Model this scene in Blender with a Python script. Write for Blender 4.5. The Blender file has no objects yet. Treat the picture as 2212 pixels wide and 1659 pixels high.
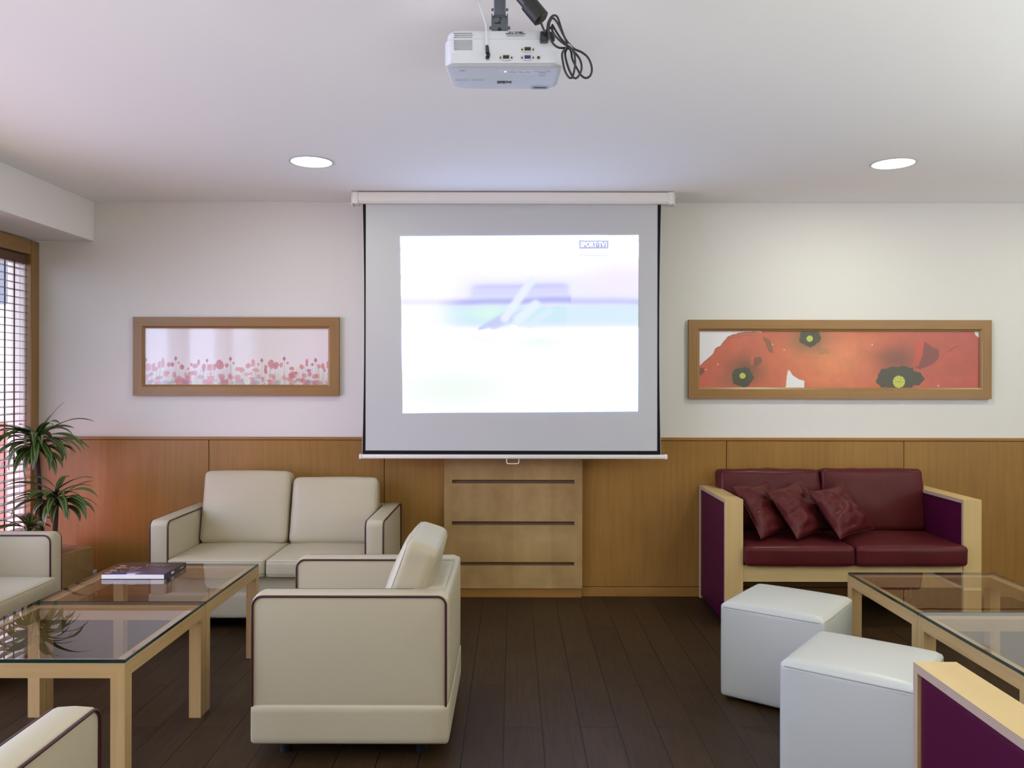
import bpy, bmesh, math, random
import numpy as np
from mathutils import Vector, Matrix, noise

random.seed(7)
PI = math.pi
COL = bpy.context.scene.collection
SC = bpy.context.scene

# ------------------------------------------------------------------ colours
def s2l(c):
    return tuple(((v / 255.0) / 12.92) if v / 255.0 <= 0.04045 else (((v / 255.0) + 0.055) / 1.055) ** 2.4 for v in c)
def rgba(c): return (c[0], c[1], c[2], 1.0)

# ------------------------------------------------------------------ materials
def new_mat(name):
    m = bpy.data.materials.new(name); m.use_nodes = True
    nt = m.node_tree
    return m, nt, nt.nodes['Principled BSDF']
def N(nt, typ, **kw):
    n = nt.nodes.new(typ)
    for k, v in kw.items(): setattr(n, k, v)
    return n
def bump(nt, b, scale, strength, dist=0.002, detail=2.0, stretch=None, coord='Object'):
    tc = N(nt, 'ShaderNodeTexCoord'); no = N(nt, 'ShaderNodeTexNoise'); bp = N(nt, 'ShaderNodeBump')
    no.inputs['Scale'].default_value = scale; no.inputs['Detail'].default_value = detail
    bp.inputs['Strength'].default_value = strength; bp.inputs['Distance'].default_value = dist
    if stretch:
        mp = N(nt, 'ShaderNodeMapping'); mp.inputs['Scale'].default_value = stretch
        nt.links.new(tc.outputs[coord], mp.inputs['Vector']); nt.links.new(mp.outputs['Vector'], no.inputs['Vector'])
    else: nt.links.new(tc.outputs[coord], no.inputs['Vector'])
    nt.links.new(no.outputs['Fac'], bp.inputs['Height']); nt.links.new(bp.outputs['Normal'], b.inputs['Normal'])
def plain(name, col, rough=0.5, spec=0.5, metal=0.0, bmp=None, coat=0.0, vary=0.0, vscale=3.0):
    m, nt, b = new_mat(name)
    b.inputs['Base Color'].default_value = rgba(col); b.inputs['Roughness'].default_value = rough
    b.inputs['Specular IOR Level'].default_value = spec; b.inputs['Metallic'].default_value = metal
    if coat: b.inputs['Coat Weight'].default_value = coat; b.inputs['Coat Roughness'].default_value = 0.15
    if vary:
        tc = N(nt, 'ShaderNodeTexCoord'); no = N(nt, 'ShaderNodeTexNoise'); rp = N(nt, 'ShaderNodeValToRGB')
        no.inputs['Scale'].default_value = vscale; no.inputs['Detail'].default_value = 4
        nt.links.new(tc.outputs['Object'], no.inputs['Vector'])
        rp.color_ramp.elements[0].position = 0.3; rp.color_ramp.elements[1].position = 0.7
        rp.color_ramp.elements[0].color = rgba(tuple(c * (1 - vary) for c in col)); rp.color_ramp.elements[1].color = rgba(tuple(min(1, c * (1 + vary)) for c in col))
        nt.links.new(no.outputs['Fac'], rp.inputs['Fac']); nt.links.new(rp.outputs['Color'], b.inputs['Base Color'])
    if bmp: bump(nt, b, *bmp)
    return m
def wood(name, light, dark, axis='X', rough=0.35, scale=1.0, spec=0.5, flake=0.5):
    """grain stretched along one object axis, with broad colour drift and small flecks"""
    m, nt, b = new_mat(name)
    b.inputs['Roughness'].default_value = rough; b.inputs['Specular IOR Level'].default_value = spec
    tc = N(nt, 'ShaderNodeTexCoord'); mp = N(nt, 'ShaderNodeMapping')
    st = {'X': (0.7, 14, 14), 'Y': (14, 0.7, 14), 'Z': (14, 14, 0.7)}[axis]
    mp.inputs['Scale'].default_value = tuple(s * scale for s in st)
    n1 = N(nt, 'ShaderNodeTexNoise'); n1.inputs['Scale'].default_value = 3.0; n1.inputs['Detail'].default_value = 7; n1.inputs['Roughness'].default_value = 0.62
    n2 = N(nt, 'ShaderNodeTexNoise'); n2.inputs['Scale'].default_value = 2.2; n2.inputs['Detail'].default_value = 3
    nt.links.new(tc.outputs['Object'], mp.inputs['Vector']); nt.links.new(mp.outputs['Vector'], n1.inputs['Vector']); nt.links.new(tc.outputs['Object'], n2.inputs['Vector'])
    ad = N(nt, 'ShaderNodeMath', operation='MULTIPLY_ADD'); ad.inputs[1].default_value = 0.6
    ml = N(nt, 'ShaderNodeMath', operation='MULTIPLY'); ml.inputs[1].default_value = 0.4
    nt.links.new(n2.outputs['Fac'], ml.inputs[0]); nt.links.new(n1.outputs['Fac'], ad.inputs[0]); nt.links.new(ml.outputs[0], ad.inputs[2])
    rp = N(nt, 'ShaderNodeValToRGB'); e = rp.color_ramp.elements
    e[0].position = 0.34; e[1].position = 0.64; e[0].color = rgba(dark); e[1].color = rgba(light)
    nt.links.new(ad.outputs[0], rp.inputs['Fac']); nt.links.new(rp.outputs['Color'], b.inputs['Base Color'])
    bp = N(nt, 'ShaderNodeBump'); bp.inputs['Strength'].default_value = 0.06; bp.inputs['Distance'].default_value = 0.001
    nt.links.new(n1.outputs['Fac'], bp.inputs['Height']); nt.links.new(bp.outputs['Normal'], b.inputs['Normal'])
    return m
def painted(name, rough=0.5, emit=0.0, spec=0.5):
    m, nt, b = new_mat(name)
    at = N(nt, 'ShaderNodeAttribute'); at.attribute_name = 'Col'
    b.inputs['Roughness'].default_value = rough; b.inputs['Specular IOR Level'].default_value = spec
    if emit:
        b.inputs['Base Color'].default_value = (0.12, 0.12, 0.12, 1)
        nt.links.new(at.outputs['Color'], b.inputs['Emission Color']); b.inputs['Emission Strength'].default_value = emit
    else: nt.links.new(at.outputs['Color'], b.inputs['Base Color'])
    return m
def emitter(name, col, strength):
    m, nt, b = new_mat(name)
    b.inputs['Base Color'].default_value = (0.03, 0.03, 0.03, 1)
    b.inputs['Emission Color'].default_value = rgba(col); b.inputs['Emission Strength'].default_value = strength
    return m
def glass(name, tint, ior=1.5, rough=0.0, boost=1.0):
    """clear pane: see-through with fresnel mirror reflections"""
    m = bpy.data.materials.new(name); m.use_nodes = True; nt = m.node_tree
    for n in list(nt.nodes):
        if n.type == 'BSDF_PRINCIPLED': nt.nodes.remove(n)
    out = [n for n in nt.nodes if n.type == 'OUTPUT_MATERIAL'][0]
    tr = N(nt, 'ShaderNodeBsdfTransparent'); tr.inputs['Color'].default_value = rgba(tint)
    gl = N(nt, 'ShaderNodeBsdfGlossy'); gl.inputs['Roughness'].default_value = rough; gl.inputs['Color'].default_value = (1, 1, 1, 1)
    fr = N(nt, 'ShaderNodeFresnel'); fr.inputs['IOR'].default_value = ior
    mx = N(nt, 'ShaderNodeMixShader'); ge = N(nt, 'ShaderNodeNewGeometry')
    mm = N(nt, 'ShaderNodeMath', operation='MULTIPLY'); mm.use_clamp = True
    gt = N(nt, 'ShaderNodeMath', operation='SUBTRACT'); gt.inputs[0].default_value = 1.0; nt.links.new(ge.outputs['Backfacing'], gt.inputs[1])
    bs = N(nt, 'ShaderNodeMath', operation='MULTIPLY'); bs.inputs[1].default_value = boost; nt.links.new(fr.outputs[0], bs.inputs[0])
    nt.links.new(bs.outputs[0], mm.inputs[0]); nt.links.new(gt.outputs[0], mm.inputs[1]); nt.links.new(mm.outputs[0], mx.inputs['Fac'])
    nt.links.new(tr.outputs[0], mx.inputs[1]); nt.links.new(gl.outputs[0], mx.inputs[2]); nt.links.new(mx.outputs[0], out.inputs['Surface'])
    return m
def floor_mat():
    m, nt, b = new_mat('dark_plank_floor')
    tc = N(nt, 'ShaderNodeTexCoord'); sp = N(nt, 'ShaderNodeSeparateXYZ'); cb = N(nt, 'ShaderNodeCombineXYZ')
    nt.links.new(tc.outputs['Object'], sp.inputs[0])
    a1 = N(nt, 'ShaderNodeMath', operation='ADD'); a1.inputs[1].default_value = 8.80 - 0.13
    a2 = N(nt, 'ShaderNodeMath', operation='ADD'); a2.inputs[1].default_value = 0.149 * 60 + 0.033
    nt.links.new(sp.outputs['Y'], a1.inputs[0]); nt.links.new(sp.outputs['X'], a2.inputs[0])
    nt.links.new(a1.outputs[0], cb.inputs['X']); nt.links.new(a2.outputs[0], cb.inputs['Y'])
    br = N(nt, 'ShaderNodeTexBrick'); br.offset = 0.5; br.offset_frequency = 2; br.squash = 1.0
    br.inputs['Scale'].default_value = 1.0; br.inputs['Mortar Size'].default_value = 0.0021; br.inputs['Mortar Smooth'].default_value = 0.3
    br.inputs['Brick Width'].default_value = 0.88; br.inputs['Row Height'].default_value = 0.149
    br.inputs['Color1'].default_value = rgba(FLOOR_A); br.inputs['Color2'].default_value = rgba(FLOOR_B)
    br.inputs['Mortar'].default_value = (0.004, 0.003, 0.002, 1); br.inputs['Bias'].default_value = 0.0
    nt.links.new(cb.outputs[0], br.inputs['Vector'])
    mp = N(nt, 'ShaderNodeMapping'); mp.inputs['Scale'].default_value = (30, 1.6, 1)
    no = N(nt, 'ShaderNodeTexNoise'); no.inputs['Scale'].default_value = 2.5; no.inputs['Detail'].default_value = 8
    nt.links.new(tc.outputs['Object'], mp.inputs['Vector']); nt.links.new(mp.outputs['Vector'], no.inputs['Vector'])
    rp = N(nt, 'ShaderNodeValToRGB'); rp.color_ramp.elements[0].position = 0.3; rp.color_ramp.elements[1].position = 0.7
    rp.color_ramp.elements[0].color = (0.72, 0.72, 0.72, 1); rp.color_ramp.elements[1].color = (1.15, 1.15, 1.15, 1)
    nt.links.new(no.outputs['Fac'], rp.inputs['Fac'])
    mx = N(nt, 'ShaderNodeMix'); mx.data_type = 'RGBA'; mx.blend_type = 'MULTIPLY'; mx.inputs['Factor'].default_value = 1.0
    nt.links.new(br.outputs['Color'], mx.inputs[6]); nt.links.new(rp.outputs['Color'], mx.inputs[7])
    nt.links.new(mx.outputs[2], b.inputs['Base Color'])
    b.inputs['Roughness'].default_value = 0.46; b.inputs['Specular IOR Level'].default_value = 0.17
    bp = N(nt, 'ShaderNodeBump'); bp.inputs['Strength'].default_value = 0.25; bp.inputs['Distance'].default_value = 0.002; bp.invert = True
    nt.links.new(br.outputs['Fac'], bp.inputs['Height']); nt.links.new(bp.outputs['Normal'], b.inputs['Normal'])
    return m
def leaf_mat():
    m, nt, b = new_mat('striped_leaf')
    uv = N(nt, 'ShaderNodeUVMap'); sp = N(nt, 'ShaderNodeSeparateXYZ'); rp = N(nt, 'ShaderNodeValToRGB')
    nt.links.new(uv.outputs[0], sp.inputs[0]); nt.links.new(sp.outputs['X'], rp.inputs['Fac'])
    e = rp.color_ramp.elements
    dk = (0.022, 0.055, 0.013); md = (0.07, 0.14, 0.022); pl = (0.44, 0.50, 0.20)
    e[0].position = 0.0; e[0].color = rgba(dk); e[1].position = 1.0; e[1].color = rgba(dk)
    for p, c in ((0.16, dk), (0.2, pl), (0.25, md), (0.46, dk), (0.5, md), (0.54, dk), (0.75, md), (0.8, pl), (0.84, dk)):
        k = e.new(p); k.color = rgba(c)
    nt.links.new(rp.outputs['Color'], b.inputs['Base Color']); b.inputs['Roughness'].default_value = 0.34
    return m
def veneer_mat():
    """book-matched maple veneer: four leaves per width, each with its own tone"""
    m, nt, b = new_mat('bookmatched_maple')
    tc = N(nt, 'ShaderNodeTexCoord'); sp = N(nt, 'ShaderNodeSeparateXYZ'); nt.links.new(tc.outputs['Object'], sp.inputs[0])
    pp = N(nt, 'ShaderNodeMath', operation='PINGPONG'); pp.inputs[1].default_value = 0.2365
    nt.links.new(sp.outputs['X'], pp.inputs[0])
    cb = N(nt, 'ShaderNodeCombineXYZ'); nt.links.new(pp.outputs[0], cb.inputs['X']); nt.links.new(sp.outputs['Z'], cb.inputs['Z'])
    no = N(nt, 'ShaderNodeTexNoise'); no.inputs['Scale'].default_value = 7; no.inputs['Detail'].default_value = 6
    nt.links.new(cb.outputs[0], no.inputs['Vector'])
    fl = N(nt, 'ShaderNodeMath', operation='FLOOR'); dv = N(nt, 'ShaderNodeMath', operation='DIVIDE'); dv.inputs[1].default_value = 0.2365
    nt.links.new(sp.outputs['X'], dv.inputs[0]); nt.links.new(dv.outputs[0], fl.inputs[0])
    wn = N(nt, 'ShaderNodeTexWhiteNoise', noise_dimensions='1D'); nt.links.new(fl.outputs[0], wn.inputs['W'])
    ad = N(nt, 'ShaderNodeMath', operation='MULTIPLY_ADD'); ad.inputs[1].default_value = 0.30
    nt.links.new(wn.outputs['Value'], ad.inputs[0]); nt.links.new(no.outputs['Fac'], ad.inputs[2])
    rp = N(nt, 'ShaderNodeValToRGB'); e = rp.color_ramp.elements
    e[0].position = 0.35; e[1].position = 0.85; e[0].color = rgba((0.30, 0.185, 0.070)); e[1].color = rgba((0.46, 0.305, 0.130))
    nt.links.new(ad.outputs[0], rp.inputs['Fac']); nt.links.new(rp.outputs['Color'], b.inputs['Base Color'])
    b.inputs['Roughness'].default_value = 0.36
    return m
def ply_mat():
    """layered plywood edge"""
    m, nt, b = new_mat('plywood_edge')
    tc = N(nt, 'ShaderNodeTexCoord'); sp = N(nt, 'ShaderNodeSeparateXYZ'); nt.links.new(tc.outputs['UV'], sp.inputs[0])
    wv = N(nt, 'ShaderNodeMath', operation='MULTIPLY'); wv.inputs[1].default_value = 5.0
    fr = N(nt, 'ShaderNodeMath', operation='FRACT'); nt.links.new(sp.outputs['Y'], wv.inputs[0]); nt.links.new(wv.outputs[0], fr.inputs[0])
    rp = N(nt, 'ShaderNodeValToRGB'); e = rp.color_ramp.elements
    e[0].position = 0; e[0].color = rgba((0.50, 0.38, 0.28)); e[1].position = 1.0; e[1].color = rgba((0.50, 0.38, 0.28))
    for p, c in ((0.42, (0.48, 0.36, 0.27)), (0.5, (0.20, 0.13, 0.10)), (0.72, (0.17, 0.11, 0.09)), (0.8, (0.50, 0.38, 0.28))):
        k = e.new(p); k.color = rgba(c)
    nt.links.new(fr.outputs[0], rp.inputs['Fac']); nt.links.new(rp.outputs['Color'], b.inputs['Base Color'])
    b.inputs['Roughness'].default_value = 0.5
    return m

FLOOR_A = (0.043, 0.0235, 0.0095); FLOOR_B = (0.031, 0.0165, 0.0068)
M = dict(
    wall=plain('white_wall_paint', (0.72, 0.71, 0.695), 0.7, 0.2, bmp=(180, 0.05, 0.001)),
    ceiling=plain('white_ceiling_paint', (0.88, 0.875, 0.865), 0.8, 0.15),
    floor=floor_mat(),
    panelling=wood('beech_panelling', (0.325, 0.168, 0.039), (0.245, 0.122, 0.026), 'Z', 0.36, spec=0.4),
    panel_trim=wood('beech_trim', (0.345, 0.172, 0.042), (0.265, 0.126, 0.029), 'X', 0.36, spec=0.4),
    frame_x=wood('frame_wood_h', (0.305, 0.168, 0.056), (0.24, 0.125, 0.038), 'X', 0.34),
    frame_z=wood('frame_wood_v', (0.305, 0.168, 0.056), (0.24, 0.125, 0.038), 'Z', 0.34),
    frame_y=wood('frame_wood_d', (0.33, 0.19, 0.07), (0.24, 0.13, 0.045), 'Y', 0.4),
    veneer=veneer_mat(),
    slot=plain('dark_slot', (0.115, 0.062, 0.03), 0.6),
    maple_x=wood('pale_maple_x', (0.49, 0.33, 0.142), (0.385, 0.245, 0.096), 'X', 0.38, 0.8),
    maple_y=wood('pale_maple_y', (0.49, 0.33, 0.142), (0.385, 0.245, 0.096), 'Y', 0.38, 0.8),
    maple_z=wood('pale_maple_z', (0.49, 0.33, 0.142), (0.385, 0.245, 0.096), 'Z', 0.38, 0.8),
    birch_y=wood('birch_y', (0.58, 0.42, 0.19), (0.51, 0.355, 0.15), 'Y', 0.36, 0.6),
    birch_z=wood('birch_z', (0.58, 0.42, 0.19), (0.51, 0.355, 0.15), 'Z', 0.36, 0.6),
    birch_x=wood('birch_x', (0.58, 0.43, 0.20), (0.50, 0.36, 0.155), 'X', 0.36, 0.6),
    ply=ply_mat(),
    cream=plain('cream_leatherette', (0.44, 0.388, 0.275), 0.45, 0.4, bmp=(420, 0.12, 0.0008)),
    white_leather=plain('white_leatherette', (0.495, 0.505, 0.48), 0.36, 0.5, bmp=(380, 0.12, 0.0008)),
    seam=plain('grey_stitched_seam', (0.26, 0.26, 0.22), 0.6),
    piping=plain('dark_red_piping', (0.045, 0.005, 0.009), 0.4),
    burgundy=plain('burgundy_leather', (0.078, 0.0120, 0.0140), 0.30, 0.13, bmp=(260, 0.12, 0.001), vary=0.15),
    plum=plain('plum_leather', (0.060, 0.0040, 0.026), 0.42, 0.12, bmp=(260, 0.1, 0.001)),
    black=plain('black_plastic', (0.012, 0.012, 0.013), 0.35),
    rubber=plain('black_rubber', (0.010, 0.010, 0.010), 0.5),
    white_plastic=plain('white_plastic', (0.53, 0.55, 0.61), 0.42),
    grey_plastic=plain('grey_plastic', (0.30, 0.31, 0.36), 0.4),
    pale_print=plain('pale_grey_print', (0.46, 0.50, 0.58), 0.5),
    ink=plain('dark_ink', (0.010, 0.010, 0.018), 0.5),
    blue_plastic=plain('blue_plastic', (0.012, 0.02, 0.16), 0.4),
    nickel=plain('nickel', (0.55, 0.53, 0.51), 0.28, metal=1.0),
    steel=plain('grey_painted_steel', (0.10, 0.11, 0.135), 0.4, metal=0.3),
    case=plain('offwhite_enamel', (0.74, 0.72, 0.68), 0.35),
    screen=plain('matte_screen_fabric', (0.52, 0.535, 0.545), 0.85, 0.1),
    screen_black=plain('black_screen_border', (0.006, 0.006, 0.007), 0.7, 0.2),
    print_poppy=painted('poppy_print', 0.42, spec=0.45),
    print_field=painted('field_print', 0.45, spec=0.45),
    projection=painted('projected_light', 0.9, emit=1.0, spec=0.0),
    cover=painted('book_cover_print', 0.22),
    paper=plain('page_paper', (0.74, 0.70, 0.68), 0.8, bmp=(900, 0.3, 0.0006)),
    glass_table=glass('smoked_table_glass', (0.90, 0.90, 0.90), 1.52, boost=1.35),
    glass_edge=plain('dark_green_glass_edge', (0.006, 0.025, 0.024), 0.12),
    glass_pic=glass('picture_glass', (0.98, 0.98, 0.98), 1.5, rough=0.06, boost=1.6),
    glass_satin=glass('satin_picture_glass', (0.98, 0.98, 0.98), 1.5, rough=0.42, boost=1.5),
    glass_win=glass('window_glass', (0.96, 0.98, 0.97), 1.45),
    slat=wood('blind_slat_wood', (0.13, 0.06, 0.035), (0.08, 0.035, 0.02), 'Y', 0.3),
    tape=plain('brown_ladder_tape', (0.07, 0.03, 0.018), 0.7),
    cord=plain('pale_cord', (0.55, 0.5, 0.5), 0.7),
    sash=plain('white_sash', (0.78, 0.78, 0.80), 0.4),
    leaf=leaf_mat(),
    cane=plain('dark_cane', (0.035, 0.024, 0.016), 0.7, bmp=(60, 0.6, 0.004)),
    soil=plain('dark_soil', (0.02, 0.014, 0.01), 0.95, bmp=(60, 0.9, 0.01)),
    planter=wood('planter_wood', (0.33, 0.215, 0.085), (0.23, 0.145, 0.055), 'Y', 0.4),
    lamp=emitter('lit_diffuser', (1.0, 0.965, 0.80), 9.0),
    terracotta=plain('terracotta_paving', (0.60, 0.20, 0.16), 0.8, vary=0.12),
    facade=plain('pale_facade', (0.80, 0.82, 0.78), 0.8),
    redwall=plain('red_terrace_wall', (0.60, 0.26, 0.22), 0.8),
    far_pane=plain('grey_window_pane', (0.20, 0.24, 0.28), 0.2),
)

# ------------------------------------------------------------------ objects
def tag(o, label, cat, group=None, kind=None):
    o['label'] = label; o['category'] = cat
    if group: o['group'] = group
    if kind: o['kind'] = kind
    return o
def thing(name, label, cat, loc=(0, 0, 0), rz=0.0, group=None):
    o = bpy.data.objects.new(name, None); COL.objects.link(o)
    o.location = loc; o.rotation_euler = (0, 0, rz); o.empty_display_size = 0.1
    return tag(o, label, cat, group)
def obj(name, bm, mats, parent=None, angle=38, recalc=True):
    if not isinstance(mats, (list, tuple)): mats = [mats]
    if recalc: bmesh.ops.recalc_face_normals(bm, faces=bm.faces[:])
    me = bpy.data.meshes.new(name); bm.to_mesh(me); bm.free()
    for m in mats: me.materials.append(m)
    if angle:
        me.polygons.foreach_set('use_smooth', [True] * len(me.polygons))
        me.set_sharp_from_angle(angle=math.radians(angle))
    o = bpy.data.objects.new(name, me); COL.objects.link(o)
    if parent is not None: o.parent = parent
    return o
def structure(name, bm, mats, label, cat, parent=None, **kw):
    o = obj(name, bm, mats, parent, **kw)
    if parent is None: tag(o, label, cat, kind='structure')
    return o
def children(o): return [c for c in bpy.data.objects if c.parent == o]
def copy_tree(o, parent=None):
    c = o.copy(); COL.objects.link(c)
    if parent is not None: c.parent = parent
    for ch in children(o): copy_tree(ch, c)
    return c

# ------------------------------------------------------------------ geometry
def NB(): return bmesh.new()
def box(bm, lo, hi, bev=0.0, seg=2, mat=0, rot=None):
    lo = Vector(lo); hi = Vector(hi); c = (lo + hi) / 2; d = hi - lo
    r = bmesh.ops.create_cube(bm, size=1.0)
    vs = r['verts']
    for v in vs: v.co = Vector((v.co.x * d.x, v.co.y * d.y, v.co.z * d.z))
    faces = list({f for v in vs for f in v.link_faces})
    for f in faces: f.material_index = mat
    if bev > 0:
        es = list({e for v in vs for e in v.link_edges})
        rr = bmesh.ops.bevel(bm, geom=es, offset=bev, segments=seg, profile=0.5, affect='EDGES')
        vs = list({v for f in rr['faces'] for v in f.verts} | {v for v in vs if v.is_valid})
        for f in rr['faces']: f.material_index = mat
    for v in vs:
        if rot is not None: v.co = rot @ v.co
        v.co += c
    return vs
def quad(bm, pts, mat=0):
    f = bm.faces.new([bm.verts.new(p) for p in pts]); f.material_index = mat; return f
def ring_loft(bm, rings, cap0=True, cap1=True, mat=0, closed=True):
    R = [[bm.verts.new(p) for p in r] for r in rings]; n = len(R[0])
    for a, b in zip(R, R[1:]):
        for i in range(n if closed else n - 1):
            j = (i + 1) % n
            f = bm.faces.new((a[i], a[j], b[j], b[i])); f.material_index = mat
    if cap0: bm.faces.new(R[0][::-1]).material_index = mat
    if cap1: bm.faces.new(R[-1]).material_index = mat
    return R
def cyl(bm, p0, p1, r0, r1=None, n=16, mat=0):
    p0 = Vector(p0); p1 = Vector(p1); r1 = r0 if r1 is None else r1
    d = (p1 - p0).normalized(); u = d.orthogonal().normalized(); w = d.cross(u)
    ring = lambda p, r: [p + u * (r * math.cos(2 * PI * k / n)) + w * (r * math.sin(2 * PI * k / n)) for k in range(n)]
    ring_loft(bm, [ring(p0, r0), ring(p1, r1)], mat=mat)
def lathe(bm, prof, c=(0, 0, 0), n=32, mat=0, cap0=False, cap1=False):
    c = Vector(c)
    ring_loft(bm, [[c + Vector((r * math.cos(2 * PI * k / n), r * math.sin(2 * PI * k / n), z)) for k in range(n)] for r, z in prof], cap0, cap1, mat)
def catmull(pts, sub=6, closed=False):
    P = [Vector(p) for p in pts]; n = len(P); out = []
    for i in range(n if closed else n - 1):
        if closed: a, b, c, d = P[i - 1], P[i], P[(i + 1) % n], P[(i + 2) % n]
        else: a, b, c, d = P[max(i - 1, 0)], P[i], P[i + 1], P[min(i + 2, n - 1)]
        for k in range(sub):
            t = k / sub
            out.append(0.5 * ((2 * b) + (c - a) * t + (2 * a - 5 * b + 4 * c - d) * t * t + (3 * b - a - 3 * c + d) * t ** 3))
    if not closed: out.append(P[-1])
    return out
def tube(bm, pts, r, n=8, closed=False, mat=0):
    P = [Vector(p) for p in pts]; m = len(P); rings = []
    T = []
    for i in range(m):
        a = P[i - 1] if (i > 0 or closed) else P[i]; b = P[(i + 1) % m] if (i < m - 1 or closed) else P[i]
        T.append((b - a).normalized())
    u = T[0].orthogonal().normalized()
    for i in range(m):
        u = (u - T[i] * u.dot(T[i])).normalized(); w = T[i].cross(u)
        rr = r[i] if isinstance(r, (list, tuple)) else r
        rings.append([P[i] + u * (rr * math.cos(2 * PI * k / n)) + w * (rr * math.sin(2 * PI * k / n)) for k in range(n)])
    if closed:
        R = [[bm.verts.new(p) for p in q] for q in rings]
        for i in range(m):
            a, b = R[i], R[(i + 1) % m]
            # best rotational match on the closing seam
            s = 0
            if i == m - 1: s = min(range(n), key=lambda s: sum((a[k].co - b[(k + s) % n].co).length for k in range(n)))
            for k in range(n):
                bm.faces.new((a[k], a[(k + 1) % n], b[(k + 1 + s) % n], b[(k + s) % n])).material_index = mat
    else: ring_loft(bm, rings, mat=mat)
def soft_box(bm, lo, hi, r, n=10, puff=(0, 0, 0), M4=None, wr=0.0, mat=0, seed=0.0):
    """upholstered block: rounded edges, faces crowned by puff, optional wrinkles"""
    lo = Vector(lo); hi = Vector(hi); c = (lo + hi) / 2; h = (hi - lo) / 2
    vm = {}
    def vert(i, j, k):
        key = (i, j, k)
        if key in vm: return vm[key]
        q = []
        for a, idx in zip((0, 1, 2), key):
            t = -1 + 2 * idx / n
            e = min(r / h[a], 0.95)             # crowd samples towards the edges so the radius stays smooth
            s = abs(t); f = 0.62
            s2 = s / f * (1 - e) if s < f else (1 - e) + (s - f) / (1 - f) * e
            q.append(math.copysign(s2, t) * h[a])
        p = Vector(q)
        inn = Vector([max(-(h[a] - r), min(h[a] - r, p[a])) for a in range(3)])
        d = p - inn
        if d.length > 1e-9:
            m_ = max(abs(d.x), abs(d.y), abs(d.z)); p = inn + d.normalized() * min(r, m_ if m_ > 0 else r) if m_ < r * 0.999 else inn + d.normalized() * r
        u = Vector([p[a] / h[a] for a in range(3)])
        for a in range(3):
            b_, c_ = (a + 1) % 3, (a + 2) % 3
            p[a] += puff[a] * u[a] * max(0, 1 - u[b_] ** 2) * max(0, 1 - u[c_] ** 2)
        if wr:
            p += Vector((0, 0, 0)) + p.normalized() * wr * noise.noise(p * 9 + Vector((seed, seed * 1.7, 0)))
        p = p + c
        if M4 is not None: p = M4 @ p
        vm[key] = bm.verts.new(p); return vm[key]
    for a in range(3):
        for side in (0, n):
            for i in range(n):
                for j in range(n):
                    def K(x, y):
                        k = [0, 0, 0]; k[a] = side; k[(a + 1) % 3] = x; k[(a + 2) % 3] = y; return tuple(k)
                    f = bm.faces.new((vert(*K(i, j)), vert(*K(i + 1, j)), vert(*K(i + 1, j + 1)), vert(*K(i, j + 1)))); f.material_index = mat
def rrect(w, d, R, n=6, cx=0, cy=0):
    pts = []
    for sx, sy, a0 in ((1, 1, 0), (-1, 1, PI / 2), (-1, -1, PI), (1, -1, 1.5 * PI)):
        for k in range(n + 1):
            a = a0 + k * PI / 2 / n
            pts.append((cx + sx * (w / 2 - R) + R * math.cos(a), cy + sy * (d / 2 - R) + R * math.sin(a)))
    return pts
def text_mesh(name, s, size, mat, parent, mtx, extrude=0.0004, bold=0.0, fit=None, align='CENTER'):
    cu = bpy.data.curves.new(name, 'FONT'); cu.body = s; cu.size = size; cu.extrude = extrude; cu.offset = bold
    cu.align_x = align; cu.align_y = 'CENTER'; cu.resolution_u = 3
    t = bpy.data.objects.new(name, cu); COL.objects.link(t)
    bpy.context.view_layer.update()
    me = bpy.data.meshes.new_from_object(t.evaluated_get(bpy.context.evaluated_depsgraph_get()))
    bpy.data.objects.remove(t); bpy.data.curves.remove(cu)
    if fit:
        xs = [v.co.x for v in me.vertices]; ys = [v.co.y for v in me.vertices]
        sx = fit[0] / (max(xs) - min(xs)); sy = fit[1] / (max(ys) - min(ys)); mx = (max(xs) + min(xs)) / 2; my = (max(ys) + min(ys)) / 2
        for v in me.vertices: v.co.x = (v.co.x - mx) * sx; v.co.y = (v.co.y - my) * sy
    me.transform(mtx); me.materials.clear(); me.materials.append(mat); me.name = name
    o = bpy.data.objects.new(name, me); COL.objects.link(o); o.parent = parent
    return o
def basis(origin, right, up):
    r = Vector(right).normalized(); u = Vector(up).normalized(); n = r.cross(u)
    return Matrix.Translation(Vector(origin)) @ Matrix(((r.x, u.x, n.x, 0), (r.y, u.y, n.y, 0), (r.z, u.z, n.z, 0), (0, 0, 0, 1)))
def paint_grid(name, corners, nx, ny, fn, mat, parent):
    """a printed sheet: a fine grid (bl, br, tr, tl corners) whose colours are worked out by fn(u, v) -> (h, w, 3) linear"""
    bl, br, tr, tl = [np.array(c, dtype=float) for c in corners]
    u = np.linspace(0, 1, nx); v = np.linspace(0, 1, ny); U, V = np.meshgrid(u, v)
    P = ((1 - U)[..., None] * (1 - V)[..., None] * bl + U[..., None] * (1 - V)[..., None] * br + U[..., None] * V[..., None] * tr + (1 - U)[..., None] * V[..., None] * tl)
    idx = np.arange(nx * ny).reshape(ny, nx)
    F = np.stack([idx[:-1, :-1], idx[:-1, 1:], idx[1:, 1:], idx[1:, :-1]], -1).reshape(-1, 4)
    me = bpy.data.meshes.new(name)
    me.from_pydata([tuple(p) for p in P.reshape(-1, 3)], [], [tuple(int(i) for i in f) for f in F])
    C = np.ones((ny * nx, 4), dtype=np.float32); C[:, :3] = fn(U, V).reshape(-1, 3)
    at = me.color_attributes.new('Col', 'FLOAT_COLOR', 'POINT'); at.data.foreach_set('color', C.ravel())
    me.materials.append(mat)
    o = bpy.data.objects.new(name, me); COL.objects.link(o); o.parent = parent
    return o
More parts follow.
